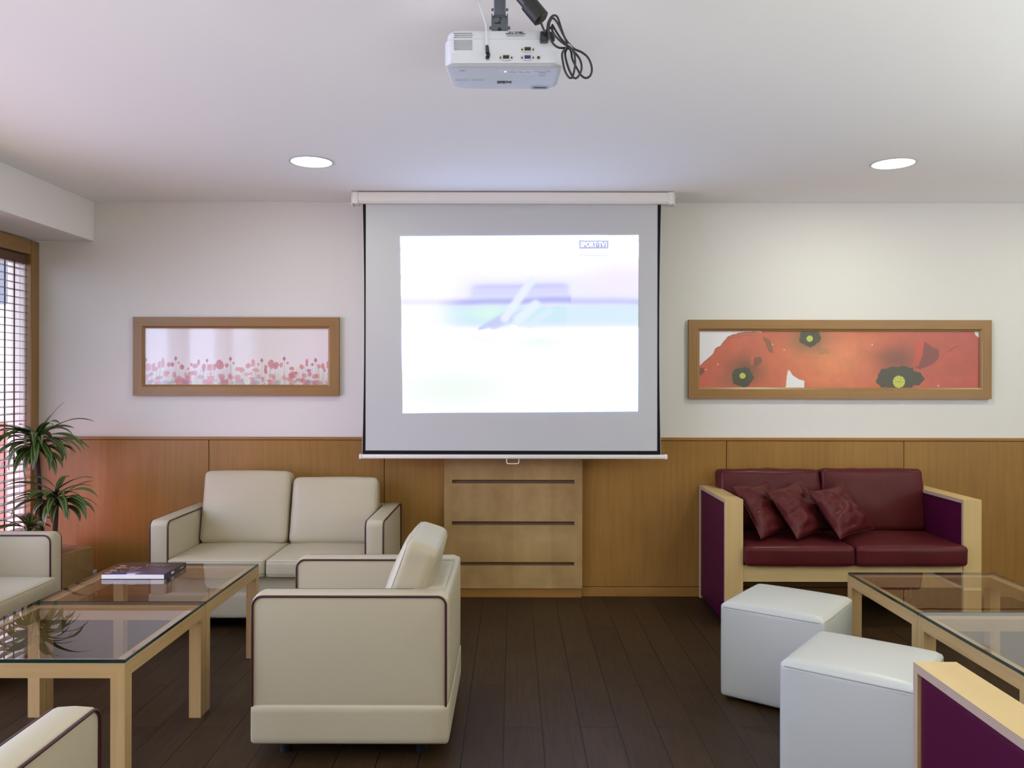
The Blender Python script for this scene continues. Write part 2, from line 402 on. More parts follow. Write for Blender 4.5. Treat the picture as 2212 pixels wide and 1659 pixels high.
def np_s2l(c):
    c = np.clip(np.asarray(c, dtype=float) / 255.0, 0, 1)
    return np.where(c <= 0.04045, c / 12.92, ((c + 0.055) / 1.055) ** 2.4)
_rs = np.random.RandomState(3)
_LAT = _rs.rand(64, 64)
def vnoise(X, Y):
    xi = np.floor(X).astype(int); yi = np.floor(Y).astype(int); xf = X - xi; yf = Y - yi
    xf = xf * xf * (3 - 2 * xf); yf = yf * yf * (3 - 2 * yf)
    g = lambda a, b: _LAT[b % 64, a % 64]
    return (g(xi, yi) * (1 - xf) + g(xi + 1, yi) * xf) * (1 - yf) + (g(xi, yi + 1) * (1 - xf) + g(xi + 1, yi + 1) * xf) * yf
def fbm(X, Y): return (vnoise(X, Y) + 0.5 * vnoise(2 * X + 7, 2 * Y + 3) + 0.25 * vnoise(4 * X + 1, 4 * Y + 9)) / 1.75
def in_poly(X, Y, poly):
    r = np.zeros(X.shape, bool); n = len(poly)
    for i in range(n):
        x0, y0 = poly[i]; x1, y1 = poly[(i + 1) % n]
        c = ((y0 > Y) != (y1 > Y)) & (X < (x1 - x0) * (Y - y0) / ((y1 - y0) or 1e-9) + x0)
        r ^= c
    return r
def lerp(C, col, a):
    a = np.clip(a, 0, 1)[..., None]; return C * (1 - a) + np.array(col, float) * a

# ================================================================== THE ROOM
XL, XR, YB, YF, ZC = -3.0, 4.4, 5.2, -2.3, 2.476
bm = NB(); box(bm, (XL - 0.3, YF - 0.2, -0.1), (XR + 0.2, YB + 0.2, 0.0))
structure('floor', bm, M['floor'], 'dark brown wide plank wooden floor', 'floor', angle=None)
bm = NB(); box(bm, (XL - 0.3, YF - 0.2, ZC), (XR + 0.2, YB + 0.2, ZC + 0.1))
structure('ceiling', bm, M['ceiling'], 'white smooth plaster ceiling above the lounge', 'ceiling', angle=None)
bm = NB(); box(bm, (XL - 0.14, YB, 0), (XR + 0.2, YB + 0.2, ZC))
structure('wall_back', bm, M['wall'], 'white back wall behind the screen and the two pictures', 'wall', angle=None)
bm = NB(); box(bm, (XR, YF, 0), (XR + 0.2, YB, ZC))
structure('wall_right', bm, M['wall'], 'white side wall on the right beyond the frame', 'wall', angle=None)
bm = NB(); box(bm, (XL - 0.3, YF - 0.2, 0), (XR + 0.2, YF, ZC))
structure('wall_front', bm, M['panelling'], 'unseen wall behind the viewer, given dark wood to cut light', 'wall', angle=None)  # unseen wall; dark finish chosen to dim surfaces facing the viewer
# left wall: solid near the viewer, glazed from y 0.4 to the corner
bm = NB()
box(bm, (XL - 0.14, YF, 0), (XL, 0.4, ZC)); box(bm, (XL - 0.14, 0.4, 2.228), (XL, YB, ZC)); box(bm, (XL - 0.14, 0.4, 0), (XL, YB, 0.06))
structure('wall_left', bm, M['wall'], 'white left wall above and beside the tall windows', 'wall', angle=None)
bm = NB(); box(bm, (XL, YF, 2.226), (-2.643, YB, ZC), 0.003, 1)
structure('trim_1', bm, M['ceiling'], 'white boxed bulkhead running along the left side of the ceiling', 'bulkhead', angle=None)

# window bays along the left wall
def bay(name, y0, y1, label):
    bm = NB()
    for lo, hi in (((XL - 0.024, y1 - 0.085, 0.02), (XL + 0.012, y1, 2.218)), ((XL - 0.024, y0, 0.02), (XL + 0.012, y0 + 0.06, 2.218))):
        box(bm, lo, hi, 0.004, 1)
    w = structure(name, bm, M['frame_z'], label, 'window')
    bm = NB(); box(bm, (XL - 0.07, y0 + 0.06, 2.128), (XL + 0.010, y1 - 0.085, 2.218), 0.004, 1); box(bm, (XL - 0.07, y0 + 0.06, 0.02), (XL + 0.010, y1 - 0.085, 0.1), 0.004, 1)
    structure('window_frame', bm, M['frame_y'], None, None, w)
    bm = NB()
    for lo, hi in (((-3.135, y0 + 0.02, 0.06), (-3.085, y0 + 0.075, 2.2)), ((-3.135, y1 - 0.088, 0.06), (-3.0245, y1 - 0.002, 2.2)), ((-3.135, y0 + 0.075, 2.12), (-3.085, y1 - 0.09, 2.2)), ((-3.135, y0 + 0.075, 0.06), (-3.085, y1 - 0.09, 0.14))):
        box(bm, lo, hi, 0.003, 1)
    structure('window_sash', bm, M['sash'], None, None, w)
    bm = NB(); box(bm, (-3.114, y0 + 0.07, 0.13), (-3.108, y1 - 0.085, 2.13))
    structure('window_pane', bm, M['glass_win'], None, None, w, angle=None)
    return w
bay('window_1', 4.02, 5.197, 'tall brown-framed window in the left corner behind the wooden blind')
bay('window_2', 2.84, 4.02, 'second tall brown-framed window of the left wall')
bay('window_3', 1.66, 2.84, 'third tall brown-framed window of the left wall')
bay('window_4', 0.42, 1.66, 'fourth tall brown-framed window of the left wall')
# wooden venetian blind in the corner window
bl = thing('venetian_blind', 'brown wooden venetian blind in the corner window behind the plant', 'blind', (XL, 4.56, 2.125))
bm = NB(); box(bm, (-0.062, -0.47, -0.06), (-0.006, 0.545, 0.0), 0.004, 1); obj('headrail', bm, M['slat'], bl)
bm = NB()
nsl = 43
for i in range(nsl):
    z = -0.09 - i * 0.0445
    rt = Matrix.Rotation(math.radians(random.uniform(-2, 2) + 4), 3, 'Y')
    box(bm, (-0.060, -0.465, z - 0.0014), (-0.008, 0.542, z + 0.0014), rot=rt)
obj('slats', bm, M['slat'], bl, angle=None)
bm = NB(); zb = -0.09 - nsl * 0.0445; box(bm, (-0.060, -0.465, zb - 0.008), (-0.008, 0.542, zb + 0.008), 0.003, 1); obj('bottom_rail', bm, M['slat'], bl)
for y in (0.405, 0.0, -0.36):
    bm = NB()
    for x in (-0.0625, -0.0055): box(bm, (x - 0.0008, y - 0.006, zb), (x + 0.0008, y + 0.006, -0.05))
    obj('ladder_tape', bm, M['tape'], bl, angle=None)
for y in (0.46, 0.505):
    bm = NB(); cyl(bm, (-0.004, y, -1.75), (-0.004, y, -0.06), 0.0013, n=6); obj('lift_cord', bm, M['cord'], bl)

# outside: red-paved terrace with a low red wall, pale building beyond
bm = NB(); box(bm, (-14, -8, -0.25), (-3.3, 18, -0.12)); structure('terrace', bm, M['terracotta'], 'red paved terrace outside the left windows', 'terrace', angle=None)
t = thing('terrace_wall', 'low red terrace wall seen through the lower blind slats', 'wall', (-6.2, 9.0, -0.12)); t['kind'] = 'structure'
bm = NB(); box(bm, (-2.5, -0.12, 0), (2.6, 0.12, 0.95)); box(bm, (-2.55, -0.17, 0.95), (2.65, 0.17, 1.02)); obj('wall_face', bm, M['redwall'], t, angle=None)
t = thing('neighbour_building', 'pale building across the terrace beyond the blind', 'building', (-9.0, 15.5, -0.12)); t['kind'] = 'structure'
bm = NB(); box(bm, (-5, 0, 0), (6, 3, 7)); obj('facade', bm, M['facade'], t, angle=None)
for wx in (-1.6, 0.4, 2.4, 4.2):
    bm = NB(); box(bm, (wx, -0.03, 2.9), (wx + 1.1, 0.02, 4.4)); obj('window', bm, M['far_pane'], t, angle=None)

# wainscot: panels, cap, base
panel_x = [XL, -1.907, -0.806, 0.295, 1.341, 2.454, 3.56, XR]
wz0, wz1 = 0.058, 0.976
bm = NB(); box(bm, (XL, 5.1845, 0.0), (XR, YB, 0.99)); wn = structure('trim_2', bm, M['slot'], 'waist-high beech panelling along the back wall', 'panelling', angle=None)
for a, b in zip(panel_x, panel_x[1:]):
    bm = NB(); box(bm, (a + 0.0022, 5.17, wz0 + 0.003), (b - 0.0022, 5.1850, wz1), 0.0012, 1)
    structure('wall_panel', bm, M['panelling'], None, None, wn)
bm = NB(); box(bm, (XL, 5.165, wz1 + 0.0025), (XR, YB, 0.996), 0.002, 1)
structure('trim_3', bm, M['panel_trim'], 'narrow beech cap rail on top of the panelling', 'rail')
bm = NB(); box(bm, (XL, 5.163, 0), (XR, 5.185, 0.0575), 0.002, 1)
structure('baseboard_back', bm, M['panel_trim'], 'low beech skirting board under the back wall panelling', 'skirting')

# ------------------------------------------------------------------ built-in slotted panel under the screen
cb = thing('slotted_cabinet', 'maple cabinet front with three long slots under the projection screen', 'cabinet', (0.003, 5.17, 0.0))
hw = 0.430; y0, y1 = -0.042, -0.016
slots = [(0.201, 0.223), (0.453, 0.476), (0.712, 0.735)]; sx = 0.381
bm = NB()
box(bm, (-hw, y0, 0.059), (-sx, y1, 0.985)); box(bm, (sx, y0, 0.059), (hw, y1, 0.985))
zz = 0.059
for a, b in slots + [(0.985, None)]:
    box(bm, (-sx, y0, zz), (sx, y1, a)); zz = b
bmesh.ops.remove_doubles(bm, verts=bm.verts[:], dist=1e-5)
obj('front_panel', bm, M['veneer'], cb, angle=None)
bm = NB(); box(bm, (-hw + 0.004, y1, 0.062), (hw - 0.004, -0.001, 0.982)); obj('backing', bm, M['slot'], cb, angle=None)
bm = NB(); box(bm, (-hw + 0.002, -0.030, 0.0), (hw - 0.002, -0.0085, 0.0565), 0.001, 1); obj('plinth', bm, M['panel_trim'], cb)

# ------------------------------------------------------------------ framed pictures
def pic_frame(root, w, h, bar, d):
    W, H = w / 2, h / 2
    def bar_bm(horizontal, s):
        bm = NB()
        prof = [(0, 0), (0, -d), (bar * 0.80, -d), (bar * 0.86, -d * 0.80), (bar, -d * 0.62), (bar, 0)]
        ends = []
        for e in (-1, 1):
            r = []
            for q, y in prof:
                if horizontal: r.append((e * (W - q), y, s * (H - q)))
                else: r.append((s * (W - q), y, e * (H - q)))
            ends.append(r)
        ring_loft(bm, ends); return bm
    for s in (1, -1): obj('frame_rail', bar_bm(True, s), M['frame_x'], root, angle=25)
    for s in (1, -1): obj('frame_stile', bar_bm(False, s), M['frame_z'], root, angle=25)

def poppies(U, V):
    X = 100 + U * 1918; Y = 530 - V * 393
    n1 = fbm(X / 260, Y / 120); n2 = fbm(X / 60 + 9, Y / 60); n3 = fbm(X / 16, Y / 16)
    C = np.zeros(X.shape + (3,)) + np.array([192, 88, 56.0])
    C = lerp(C, (205, 104, 66), np.clip((n1 - 0.42) * 2.2, 0, 1) * 0.55)
    C = lerp(C, (172, 52, 46), np.clip((X - 1250) / 700, 0, 1) * 0.6)
    C = lerp(C, (203, 66, 50), np.clip(1 - (X - 100) / 330, 0, 1) * 0.4)
    C = lerp(C, (222, 138, 84), np.exp(-(((X - 1010) / 300) ** 2 + ((Y - 330) / 190) ** 2)) * 0.75)  # warm lamp reflection painted into the middle of the print
    C = C * (0.94 + 0.12 * n2)[..., None] * (0.97 + 0.06 * n3)[..., None]
    sm = lambda x, y, sx_, sy_: np.exp(-(((X - x) / sx_) ** 2 + ((Y - y) / sy_) ** 2))
    C = lerp(C, (98, 62, 36), sm(420, 400, 120, 90) * 0.8)
    C = lerp(C, (110, 84, 48), sm(850, 200, 130, 90) * 0.75)
    C = lerp(C, (112, 54, 36), sm(1460, 330, 150, 90) * 0.85)
    C = lerp(C, (120, 76, 50), sm(320, 480, 110, 50) * 0.5)
    for poly, col, a in (([(535, 180), (590, 195), (612, 290), (580, 285), (555, 230)], (120, 74, 40), 0.8),
                         ([(1575, 380), (1620, 320), (1640, 205), (1690, 245), (1745, 265), (1738, 330), (1690, 372), (1610, 402)], (118, 44, 38), 0.9),
                         ([(1700, 395), (1780, 300), (1900, 230), (1830, 250), (1750, 330)], (130, 46, 40), 0.6),
                         ([(470, 330), (520, 315), (535, 350), (490, 385), (468, 370)], (112, 62, 38), 0.8),
                         ([(100, 395), (135, 390), (140, 420), (105, 445)], (96, 42, 32), 0.8),
                         ([(1560, 380), (1585, 300), (1575, 230), (1640, 190), (1630, 310), (1600, 380)], (204, 62, 46), 0.7),
                         ([(900, 250), (985, 262), (995, 300), (930, 300)], (132, 108, 60), 0.4),
                         ([(455, 370), (462, 310), (480, 320), (474, 372)], (214, 84, 56), 0.7)):
        C = lerp(C, col, in_poly(X + 10 * (n3 - .5), Y + 14 * (n2 - .5), poly) * a)
    C = lerp(C, (134, 62, 44), (np.abs(Y - 178 - 10 * np.sin(X / 40)) < 4) * (X > 250) * (X < 470) * 0.4)
    for cx, cy, rx, ry in ((402, 457, 84, 76), (860, 182, 84, 72), (1470, 462, 172, 96)):
        a = np.arctan2((Y - cy) / ry, (X - cx) / rx); rr = np.hypot((X - cx) / rx, (Y - cy) / ry)
        edge = 0.93 + 0.05 * np.cos(a * 5 + cx) - 0.05 * np.abs(np.sin(a * 6.5 + cx)) + 0.22 * (n2 - 0.5) + 0.12 * (n3 - 0.5)
        C = lerp(C, (44, 46, 27), (rr < edge) * 0.97)
        C = lerp(C, (78, 76, 52), (rr < edge) * (n3 > 0.72) * 0.6)
    for cx, cy, r in ((400, 447, 20), (858, 192, 21), (1468, 485, 41)):
        a = np.arctan2(Y - cy, X - cx); rr = np.hypot(X - cx, Y - cy)
        C = lerp(C, (196, 204, 74), rr < r)
        C = lerp(C, (94, 100, 30), (rr < r * 0.93) * (np.abs(np.sin(a * 5)) < 0.22 + 0.1 * n3) * 0.85)
    ln = [(100, 385), (130, 358), (160, 332), (200, 292), (215, 258), (250, 240), (272, 208), (300, 180), (340, 163), (400, 150), (480, 144), (527, 150)]
    bx, by = zip(*ln); yb = np.interp(X, bx, by) + 5 * (n3 - .5)
    C = lerp(C, (92, 48, 34), ((Y > yb) & (Y < yb + 6) & (X < 500)) * 0.6)
    C = lerp(C, (232, 232, 240), (Y < yb) & (X < 527))
    C = lerp(C, (232, 232, 236), in_poly(X, Y, [(695, 540), (702, 452), (712, 406), (722, 412), (742, 442), (782, 469), (822, 480), (822, 540)]))
    C = lerp(C, (226, 226, 230), in_poly(X, Y, [(1978, 120), (2030, 120), (2030, 196), (2012, 182), (1990, 166)]))
    for sx_, sy_ in ((232, 368), (150, 405), (685, 268), (1285, 232), (605, 232), (1735, 512)):
        C = lerp(C, (236, 190, 150), np.hypot(X - sx_, Y - sy_) < 5)
    return np_s2l(C)
def field(U, V):
    X = 187 + U * 1830; Y = 748 - V * 566
    n1 = fbm(X / 200, Y / 200); n3 = fbm(X / 26, Y / 22)
    C = np.zeros(X.shape + (3,)) + np.array([240, 234, 240.0])
    C = lerp(C, (228, 226, 222), np.exp(-((X - 1350) / 420) ** 2) * 0.8)
    C = lerp(C, (206, 210, 196), np.clip((Y - 560) / 150, 0, 1) * (0.45 + 0.4 * n1))
    rs = np.random.RandomState(11)
    # stems
    for _ in range(110):
        x = rs.uniform(190, 2015); yt = rs.uniform(545, 690); w = rs.uniform(2, 4); ln_ = rs.uniform(-30, 30)
        xx = x + ln_ * (748 - Y) / 200.0
        C = lerp(C, (172, 186, 160), (np.abs(X - xx) < w) * (Y > yt) * 0.5)
    cols = [(200, 116, 124), (206, 132, 136), (214, 146, 146), (200, 126, 138), (210, 138, 130)]  # flower reds paled, glass glare partly painted into them
    def blob(x, y, rx, ry, col, a):
        d = np.hypot((X - x) / rx, (Y - y) / ry) + 0.9 * (n3 - 0.5)
        return lerp(C, col, (d < 1) * a)
    for x, y, s in ((198, 500, 20), (495, 485, 20), (805, 505, 18), (1038, 488, 20), (1348, 503, 20), (1570, 485, 20), (1882, 500, 20)):
        d = np.abs(X - x) / (s * 0.85) + np.abs(Y - y) / (s * 1.25)
        C = lerp(C, (186, 98, 106), (d < 1) * 0.9); C = lerp(C, (150, 128, 120), (np.abs(X - x - 3) < 2) * (Y > y) * 0.5)
    for x, y, rx, ry in ((225, 575, 30, 40), (272, 560, 20, 30), (290, 590, 34, 24), (330, 555, 20, 36), (368, 530, 18, 44), (252, 640, 24, 20), (422, 545, 18, 26), (460, 545, 18, 20), (525, 530, 10, 12), (560, 570, 22, 26), (650, 545, 14, 20), (690, 560, 26, 22), (722, 520, 12, 30), (775, 575, 20, 40), (830, 575, 26, 34), (880, 570, 16, 32), (930, 548, 40, 46), (1000, 550, 20, 22), (1070, 530, 12, 14), (1105, 588, 22, 20), (1150, 600, 30, 26), (1215, 555, 24, 24), (1262, 525, 16, 34), (1315, 542, 12, 14), (1385, 565, 18, 26), (1440, 540, 34, 38), (1490, 550, 26, 34), (1540, 548, 16, 26), (1605, 528, 12, 12), (1640, 582, 26, 18), (1685, 628, 22, 14), (1745, 565, 22, 22), (1795, 530, 14, 36), (1850, 542, 14, 14), (1815, 600, 24, 18), (1915, 562, 20, 26), (1955, 560, 18, 28), (2003, 550, 14, 34), (1970, 600, 14, 20), (620, 585, 10, 14), (1290, 600, 34, 18), (1390, 610, 18, 26), (1200, 640, 30, 16)):
        C = blob(x, y, rx, ry, cols[rs.randint(5)], 0.85)
    for _ in range(95):
        x = rs.uniform(195, 2010); y = rs.uniform(628, 745); C = blob(x, y, rs.uniform(14, 34), rs.uniform(14, 30), cols[rs.randint(5)], rs.uniform(0.45, 0.8))
    C = lerp(C, (150, 140, 158), (Y > 700) * (fbm(X / 60 + 5, Y / 40) > 0.58) * 0.55)
    return np_s2l(C)
def picture(name, x0, x1, z0, z1, fn, mat, nx, ny, label, gl='glass_pic'):
    cx, cz = (x0 + x1) / 2, (z0 + z1) / 2; w, h = x1 - x0, z1 - z0; bar = 0.066
    r = thing(name, label, 'picture', (cx, 5.199, cz))
    pic_frame(r, w, h, bar + 0.004, 0.026)
    a, b = w / 2 - bar, h / 2 - bar
    paint_grid('print', [(-a, -0.006, -b), (a, -0.006, -b), (a, -0.006, b), (-a, -0.006, b)], nx, ny, fn, mat, r)
    bm = NB(); quad(bm, [(-a, -0.011, -b), (a, -0.011, -b), (a, -0.011, b), (-a, -0.011, b)]); obj('glass', bm, M[gl], r, angle=None, recalc=False)
    bm = NB(); box(bm, (-a - 0.02, -0.005, -b - 0.02), (a + 0.02, 0, b + 0.02)); obj('backing_board', bm, M['slot'], r, angle=None)
    return r
picture('framed_picture', -2.387, -1.092, 1.254, 1.748, field, M['print_field'], 500, 156, 'wood-framed picture of a pale poppy field above the cream sofa')
picture('framed_picture', 1.104, 3.006, 1.242, 1.737, poppies, M['print_poppy'], 640, 132, 'long wood-framed picture of big red poppies above the burgundy sofa', 'glass_satin')

# ------------------------------------------------------------------ projection screen
ps = thing('projection_screen', 'white pull-down projection screen showing a bright sports broadcast', 'screen', (0.0, 4.92, 0.0))
bm = NB()
ring_loft(bm, [[(x, y, z) for y, z in ((-0.04, 2.412), (-0.043, 2.418), (-0.043, 2.462), (-0.040, 2.468), (0.04, 2.468), (0.043, 2.46), (0.043, 2.41), (0.02, 2.403), (-0.03, 2.403))] for x in (-0.935, 0.935)])
obj('case', bm, M['case'], ps, angle=25)
for s in (-1, 1):
    bm = NB(); box(bm, (s * 0.935 - 0.016, -0.047, 2.400), (s * 0.935 + 0.016, 0.047, 2.470), 0.004, 2)
    obj('end_cap', bm, M['case'], ps)
    bm = NB(); box(bm, (s * 0.957 - 0.004, -0.03, 2.394), (s * 0.957 + 0.004, 0.03, 2.474), 0.001, 1); box(bm, (s * 0.964 - 0.012, -0.03, 2.470), (s * 0.964 + 0.012, 0.03, 2.4755)); obj('bracket', bm, M['case'], ps, angle=None)
def edge_x(z):       # fabric narrows slightly at mid height
    t = (z - 0.91) / (2.405 - 0.91); k = 4 * t * (1 - t)
    return -0.898 + 0.010 * k, 0.882 - 0.008 * k * 1.2
ztop, zbot = 2.406, 0.912
nz = 24
def strip(f0, f1, za, zb_, y):
    bm = NB(); prev = None
    for i in range(nz + 1):
        z = za + (zb_ - za) * i / nz; p = (bm.verts.new((f0(z), y, z)), bm.verts.new((f1(z), y, z)))
        if prev: bm.faces.new((prev[0], prev[1], p[1], p[0]))
        prev = p
    return bm
bw = 0.0185
bm = NB(); rg = []
for i in range(nz + 1):
    z = zbot + (ztop - zbot) * i / nz; a, b = edge_x(z)[0] - 0.003, edge_x(z)[1] + 0.003
    rg.append([(a, 0.0, z), (b, 0.0, z), (b, 0.0008, z), (a, 0.0008, z)])
ring_loft(bm, rg)
obj('fabric', bm, M['screen'], ps, angle=None)
bm = strip(lambda z: edge_x(z)[0], lambda z: -0.880 + 0 * z, zbot, ztop, -0.0012); obj('black_border', bm, M['screen_black'], ps, angle=None)
bm = strip(lambda z: 0.862 + 0 * z, lambda z: edge_x(z)[1], zbot, ztop, -0.0012); obj('black_border', bm, M['screen_black'], ps, angle=None)
bm = NB(); quad(bm, [(-0.897, -0.0014, zbot), (0.881, -0.0014, zbot), (0.881, -0.0014, 0.934), (-0.897, -0.0014, 0.934)]); obj('black_border', bm, M['screen_black'], ps, angle=None)
bm = NB(); box(bm, (-0.905, -0.011, 0.886), (0.912, 0.011, 0.911), 0.005, 2); obj('bottom_bar', bm, M['case'], ps)
for s, x in ((-1, -0.908), (1, 0.914)):
    bm = NB(); box(bm, (x - 0.008, -0.014, 0.884), (x + 0.008, 0.014, 0.913), 0.004, 2); obj('bar_cap', bm, M['case'], ps)
bm = NB(); hp = [(-0.034, 0, 0.888), (-0.037, 0, 0.872), (-0.034, 0, 0.860), (-0.024, 0, 0.856), (0.024, 0, 0.856), (0.034, 0, 0.860), (0.037, 0, 0.872), (0.034, 0, 0.888)]
tube(bm, catmull(hp, 4), 0.003); obj('pull_handle', bm, M['case'], ps)
def shot(U, V):
    X = 55 + U * 2072; Y = 70 + (1 - V) * 1540
    n1 = fbm(X / 500, Y / 60); n2 = fbm(X / 70, Y / 160)
    sm = lambda e0, e1, v: np.clip((v - e0) / (e1 - e0), 0, 1) ** 2 * (3 - 2 * np.clip((v - e0) / (e1 - e0), 0, 1))
    C = np.zeros(X.shape + (3,)) + np.array([252, 252, 255.0])
    C = lerp(C, (236, 238, 252), (n1 > 0.55) * 0.0 + np.clip((n1 - 0.5) * 3, 0, 1) * (Y < 560) * 0.5)
    up = 1 - sm(840, 900, Y)
    C = lerp(C, (226, 226, 252), sm(320, 520, Y) * up * sm(300, 760, X) * 0.75)
    C = lerp(C, (240, 228, 250), sm(250, 450, Y) * (1 - sm(520, 620, Y)) * sm(1500, 1900, X) * 0.7)
    wob = 8 * np.sin(X / 310) + 3 * np.sin(X / 90 + 2)
    band = np.exp(-((Y - (640 + wob + (X > 1540) * 10)) / 34) ** 2)
    C = lerp(C, (168, 172, 234), band * (0.3 + 0.7 * sm(330, 700, X)) * np.where(X > 1540, 0.55, 1.0))
    C = lerp(C, (176, 180, 236), np.exp(-((Y - (515 + wob * .5)) / 24) ** 2) * sm(640, 760, X) * (1 - sm(1450, 1550, X)) * 0.6)
    C = lerp(C, (198, 200, 242), np.exp(-((Y - (560 + wob)) / 60) ** 2) * sm(620, 700, X) * (1 - sm(1480, 1560, X)) * 0.7)
    C = lerp(C, (196, 228, 238), sm(668, 700, Y) * (1 - sm(810 + 0 * X, 890, Y)) * (0.18 + 0.82 * sm(300, 680, X)) * np.where(X > 1500, 0.65, 0.95))
    C = lerp(C, (212, 246, 226), np.exp(-(((X - 830) / 190) ** 2 + ((Y - 740) / 60) ** 2)) * 0.8)
    # blurred arm and club
    def stroke(x0, y0, x1, y1, w0, w1, col, a, C):
        dx, dy = x1 - x0, y1 - y0; L2 = dx * dx + dy * dy
        t = np.clip(((X - x0) * dx + (Y - y0) * dy) / L2, 0, 1); d = np.hypot(X - x0 - t * dx, Y - y0 - t * dy)
        w = w0 + (w1 - w0) * t
        return lerp(C, col, np.clip(1.6 - d / w * 1.4, 0, 1) * a)
    C = stroke(740, 880, 990, 770, 20, 60, (186, 194, 240), 0.85, C)
    C = stroke(860, 860, 1130, 730, 40, 30, (190, 196, 240), 0.75, C)
    C = stroke(960, 790, 1190, 470, 46, 44, (226, 236, 250), 0.95, C)
    C = stroke(1080, 800, 1230, 670, 60, 48, (222, 236, 248), 0.95, C)
    C = stroke(1180, 850, 1350, 730, 40, 40, (214, 232, 246), 0.8, C)
    C = lerp(C, (255, 255, 255), np.hypot(X - 1030, Y - 892) < 46)
    low = sm(870, 920, Y)
    C = lerp(C, (254, 254, 255), low * 0.95)
    C = lerp(C, (228, 246, 232), low * np.exp(-(((X - 1250) / 220) ** 2 + ((Y - 1000) / 60) ** 2)) * 0.8)
    C = lerp(C, (236, 240, 252), low * np.exp(-(((X - 760) / 260) ** 2 + ((Y - 970) / 60) ** 2)) * 0.8)
    C = lerp(C, (230, 247, 234), low * np.exp(-(((X - 500) / 600) ** 2 + ((Y - 1400) / 190) ** 2)) * 0.9)
    C = lerp(C, (176, 182, 222), (X > 1609) & (X < 1866) & (Y > 117) & (Y < 188))
    C = lerp(C, (236, 234, 244), (X > 1609) & (X < 1866) & (Y > 240) & (Y < 252))
    L = np_s2l(C)
    lum = L.mean(-1)
    over = np.clip((lum - 0.955) / 0.03, 0, 1)
    return L * (1.14 + 2.6 * over)[..., None] * (1 + over[..., None] * (np.array([0.46, 0.72, 1.35]) - 1))
yS = -0.003
def sp(px, py): return ((px - 1108) / 1780 * 4.917, yS, 1.35 - (py - 823) / 1780 * 4.917)
paint_grid('projected_image', [sp(870, 893), sp(1378, 888), sp(1379, 507), sp(864, 511)], 520, 386, shot, M['projection'], ps)
M['glow_text'] = emitter('projected_white', (0.9, 0.96, 1.1), 1.5)
def spt(px, py): return (sp(px, py)[0], yS - 0.0012, sp(px, py)[2])
text_mesh('channel_logo', 'SPORT\u00b7TV1', 0.03, M['glow_text'], ps, basis(spt(1281.7, 527.6), (1, 0, 0), (0, 0, 1)), 0.0002, 0.0012, fit=(0.158, 0.0325))
M['glow_faint'] = emitter('projected_faint', (0.97, 0.955, 1.0), 1.03)
text_mesh('channel_caption', 'LIGA DOS CAMPE\u00d5ES', 0.02, M['glow_faint'], ps, basis(spt(1281.7, 544), (1, 0, 0), (0, 0, 1)), 0.0002, 0.0004, fit=(0.172, 0.026))

# ------------------------------------------------------------------ ceiling downlights
for i, (x, y) in enumerate(((-1.038, 4.237), (1.96, 4.25), (-1.038, 2.05), (1.96, 2.05), (-1.038, -0.1), (1.96, -0.1), (3.6, 4.25), (3.6, 2.05))):
    if i < 2:
        t = thing('ceiling_downlight', ['round white recessed downlight to the left of the projection screen', 'round white recessed downlight to the right of the projection screen'][i], 'light', (x, y, ZC), group='recessed ceiling downlights')
        bm = NB(); lathe(bm, [(0.102, 0.0), (0.112, -0.0005), (0.1135, -0.003), (0.110, -0.005), (0.104, -0.004), (0.101, 0.0)], n=40); obj('trim_ring', bm, M['white_plastic'], t)
        bm = NB(); lathe(bm, [(0.101, -0.0035), (0.06, -0.0042), (0.0005, -0.0045)], n=40, cap1=True); obj('diffuser', bm, M['lamp'], t)
def area(name, loc, rot, sx_, sy_, power, col, shape='RECTANGLE', spread=None):
    l = bpy.data.lights.new(name, 'AREA'); l.shape = shape; l.size = sx_; l.size_y = sy_; l.energy = power; l.color = col
    if spread: l.spread = spread
    o = bpy.data.objects.new(name, l); COL.objects.link(o); o.location = loc; o.rotation_euler = rot
    return o

# ------------------------------------------------------------------ projector on the ceiling
k = 0.0012079
pj = thing('projector', 'white ceiling projector hanging upside down in front of the screen', 'projector', (-0.0254, 2.15, 2.175))
bm = NB()
lev = [(0.0, 0.020), (0.0015, 0.010), (0.006, 0.003), (0.012, 0.0), (0.066, 0.0), (0.0675, 0.001), (0.0685, 0.005), (0.086, 0.006), (0.0925, 0.010), (0.094, 0.016)]
rings = []
for z, ins in lev:
    pts = rrect(0.312 - 2 * ins, 0.25 - 2 * ins, 0.035 - ins * 0.5, 8, 0, 0.125)
    ring = []
    for x, y in pts:
        f = max(0, 1 - z / 0.05)
        ring.append((x * (1 - 0.09 * max(0, (y - 0.17) / 0.08) * f), y, z + 0.10 * max(0, y - 0.02) * f))
    rings.append(ring)
ring_loft(bm, rings); obj('housing', bm, M['white_plastic'], pj, angle=30)
pl = lambda px, py, y=-0.0015: ((px - 1087) * k, y, (140 - py) * k)
# raised connector plate
bm = NB()
poly = [pl(975, 137), pl(975, 116), pl(993, 116), pl(993, 112), pl(1037, 115), pl(1039, 94), pl(1156, 94), pl(1158, 110), pl(1200, 111), pl(1203, 136)]
ring_loft(bm, [[(p[0], 0.002, p[2]) for p in poly], [(p[0], -0.0012, p[2]) for p in poly]]); obj('connector_plate', bm, M['white_plastic'], pj, angle=20)
def dots(x0, x1, ya, yb_, rows, cols):
    bm = NB()
    for r_ in range(rows):
        for c_ in range(cols):
            px = x0 + (x1 - x0) * (c_ + 0.5 * (r_ % 2)) / cols; py = ya + (yb_ - ya) * r_ / max(rows - 1, 1)
            p = pl(px, py, 0); f = 0.002 if py > 83 else 0.0078
            y_ = 0.0046 if py < 83 else -0.0006; cyl(bm, (p[0], y_, p[2]), (p[0], y_ + 0.006, p[2]), 0.0011, n=6)
    return bm
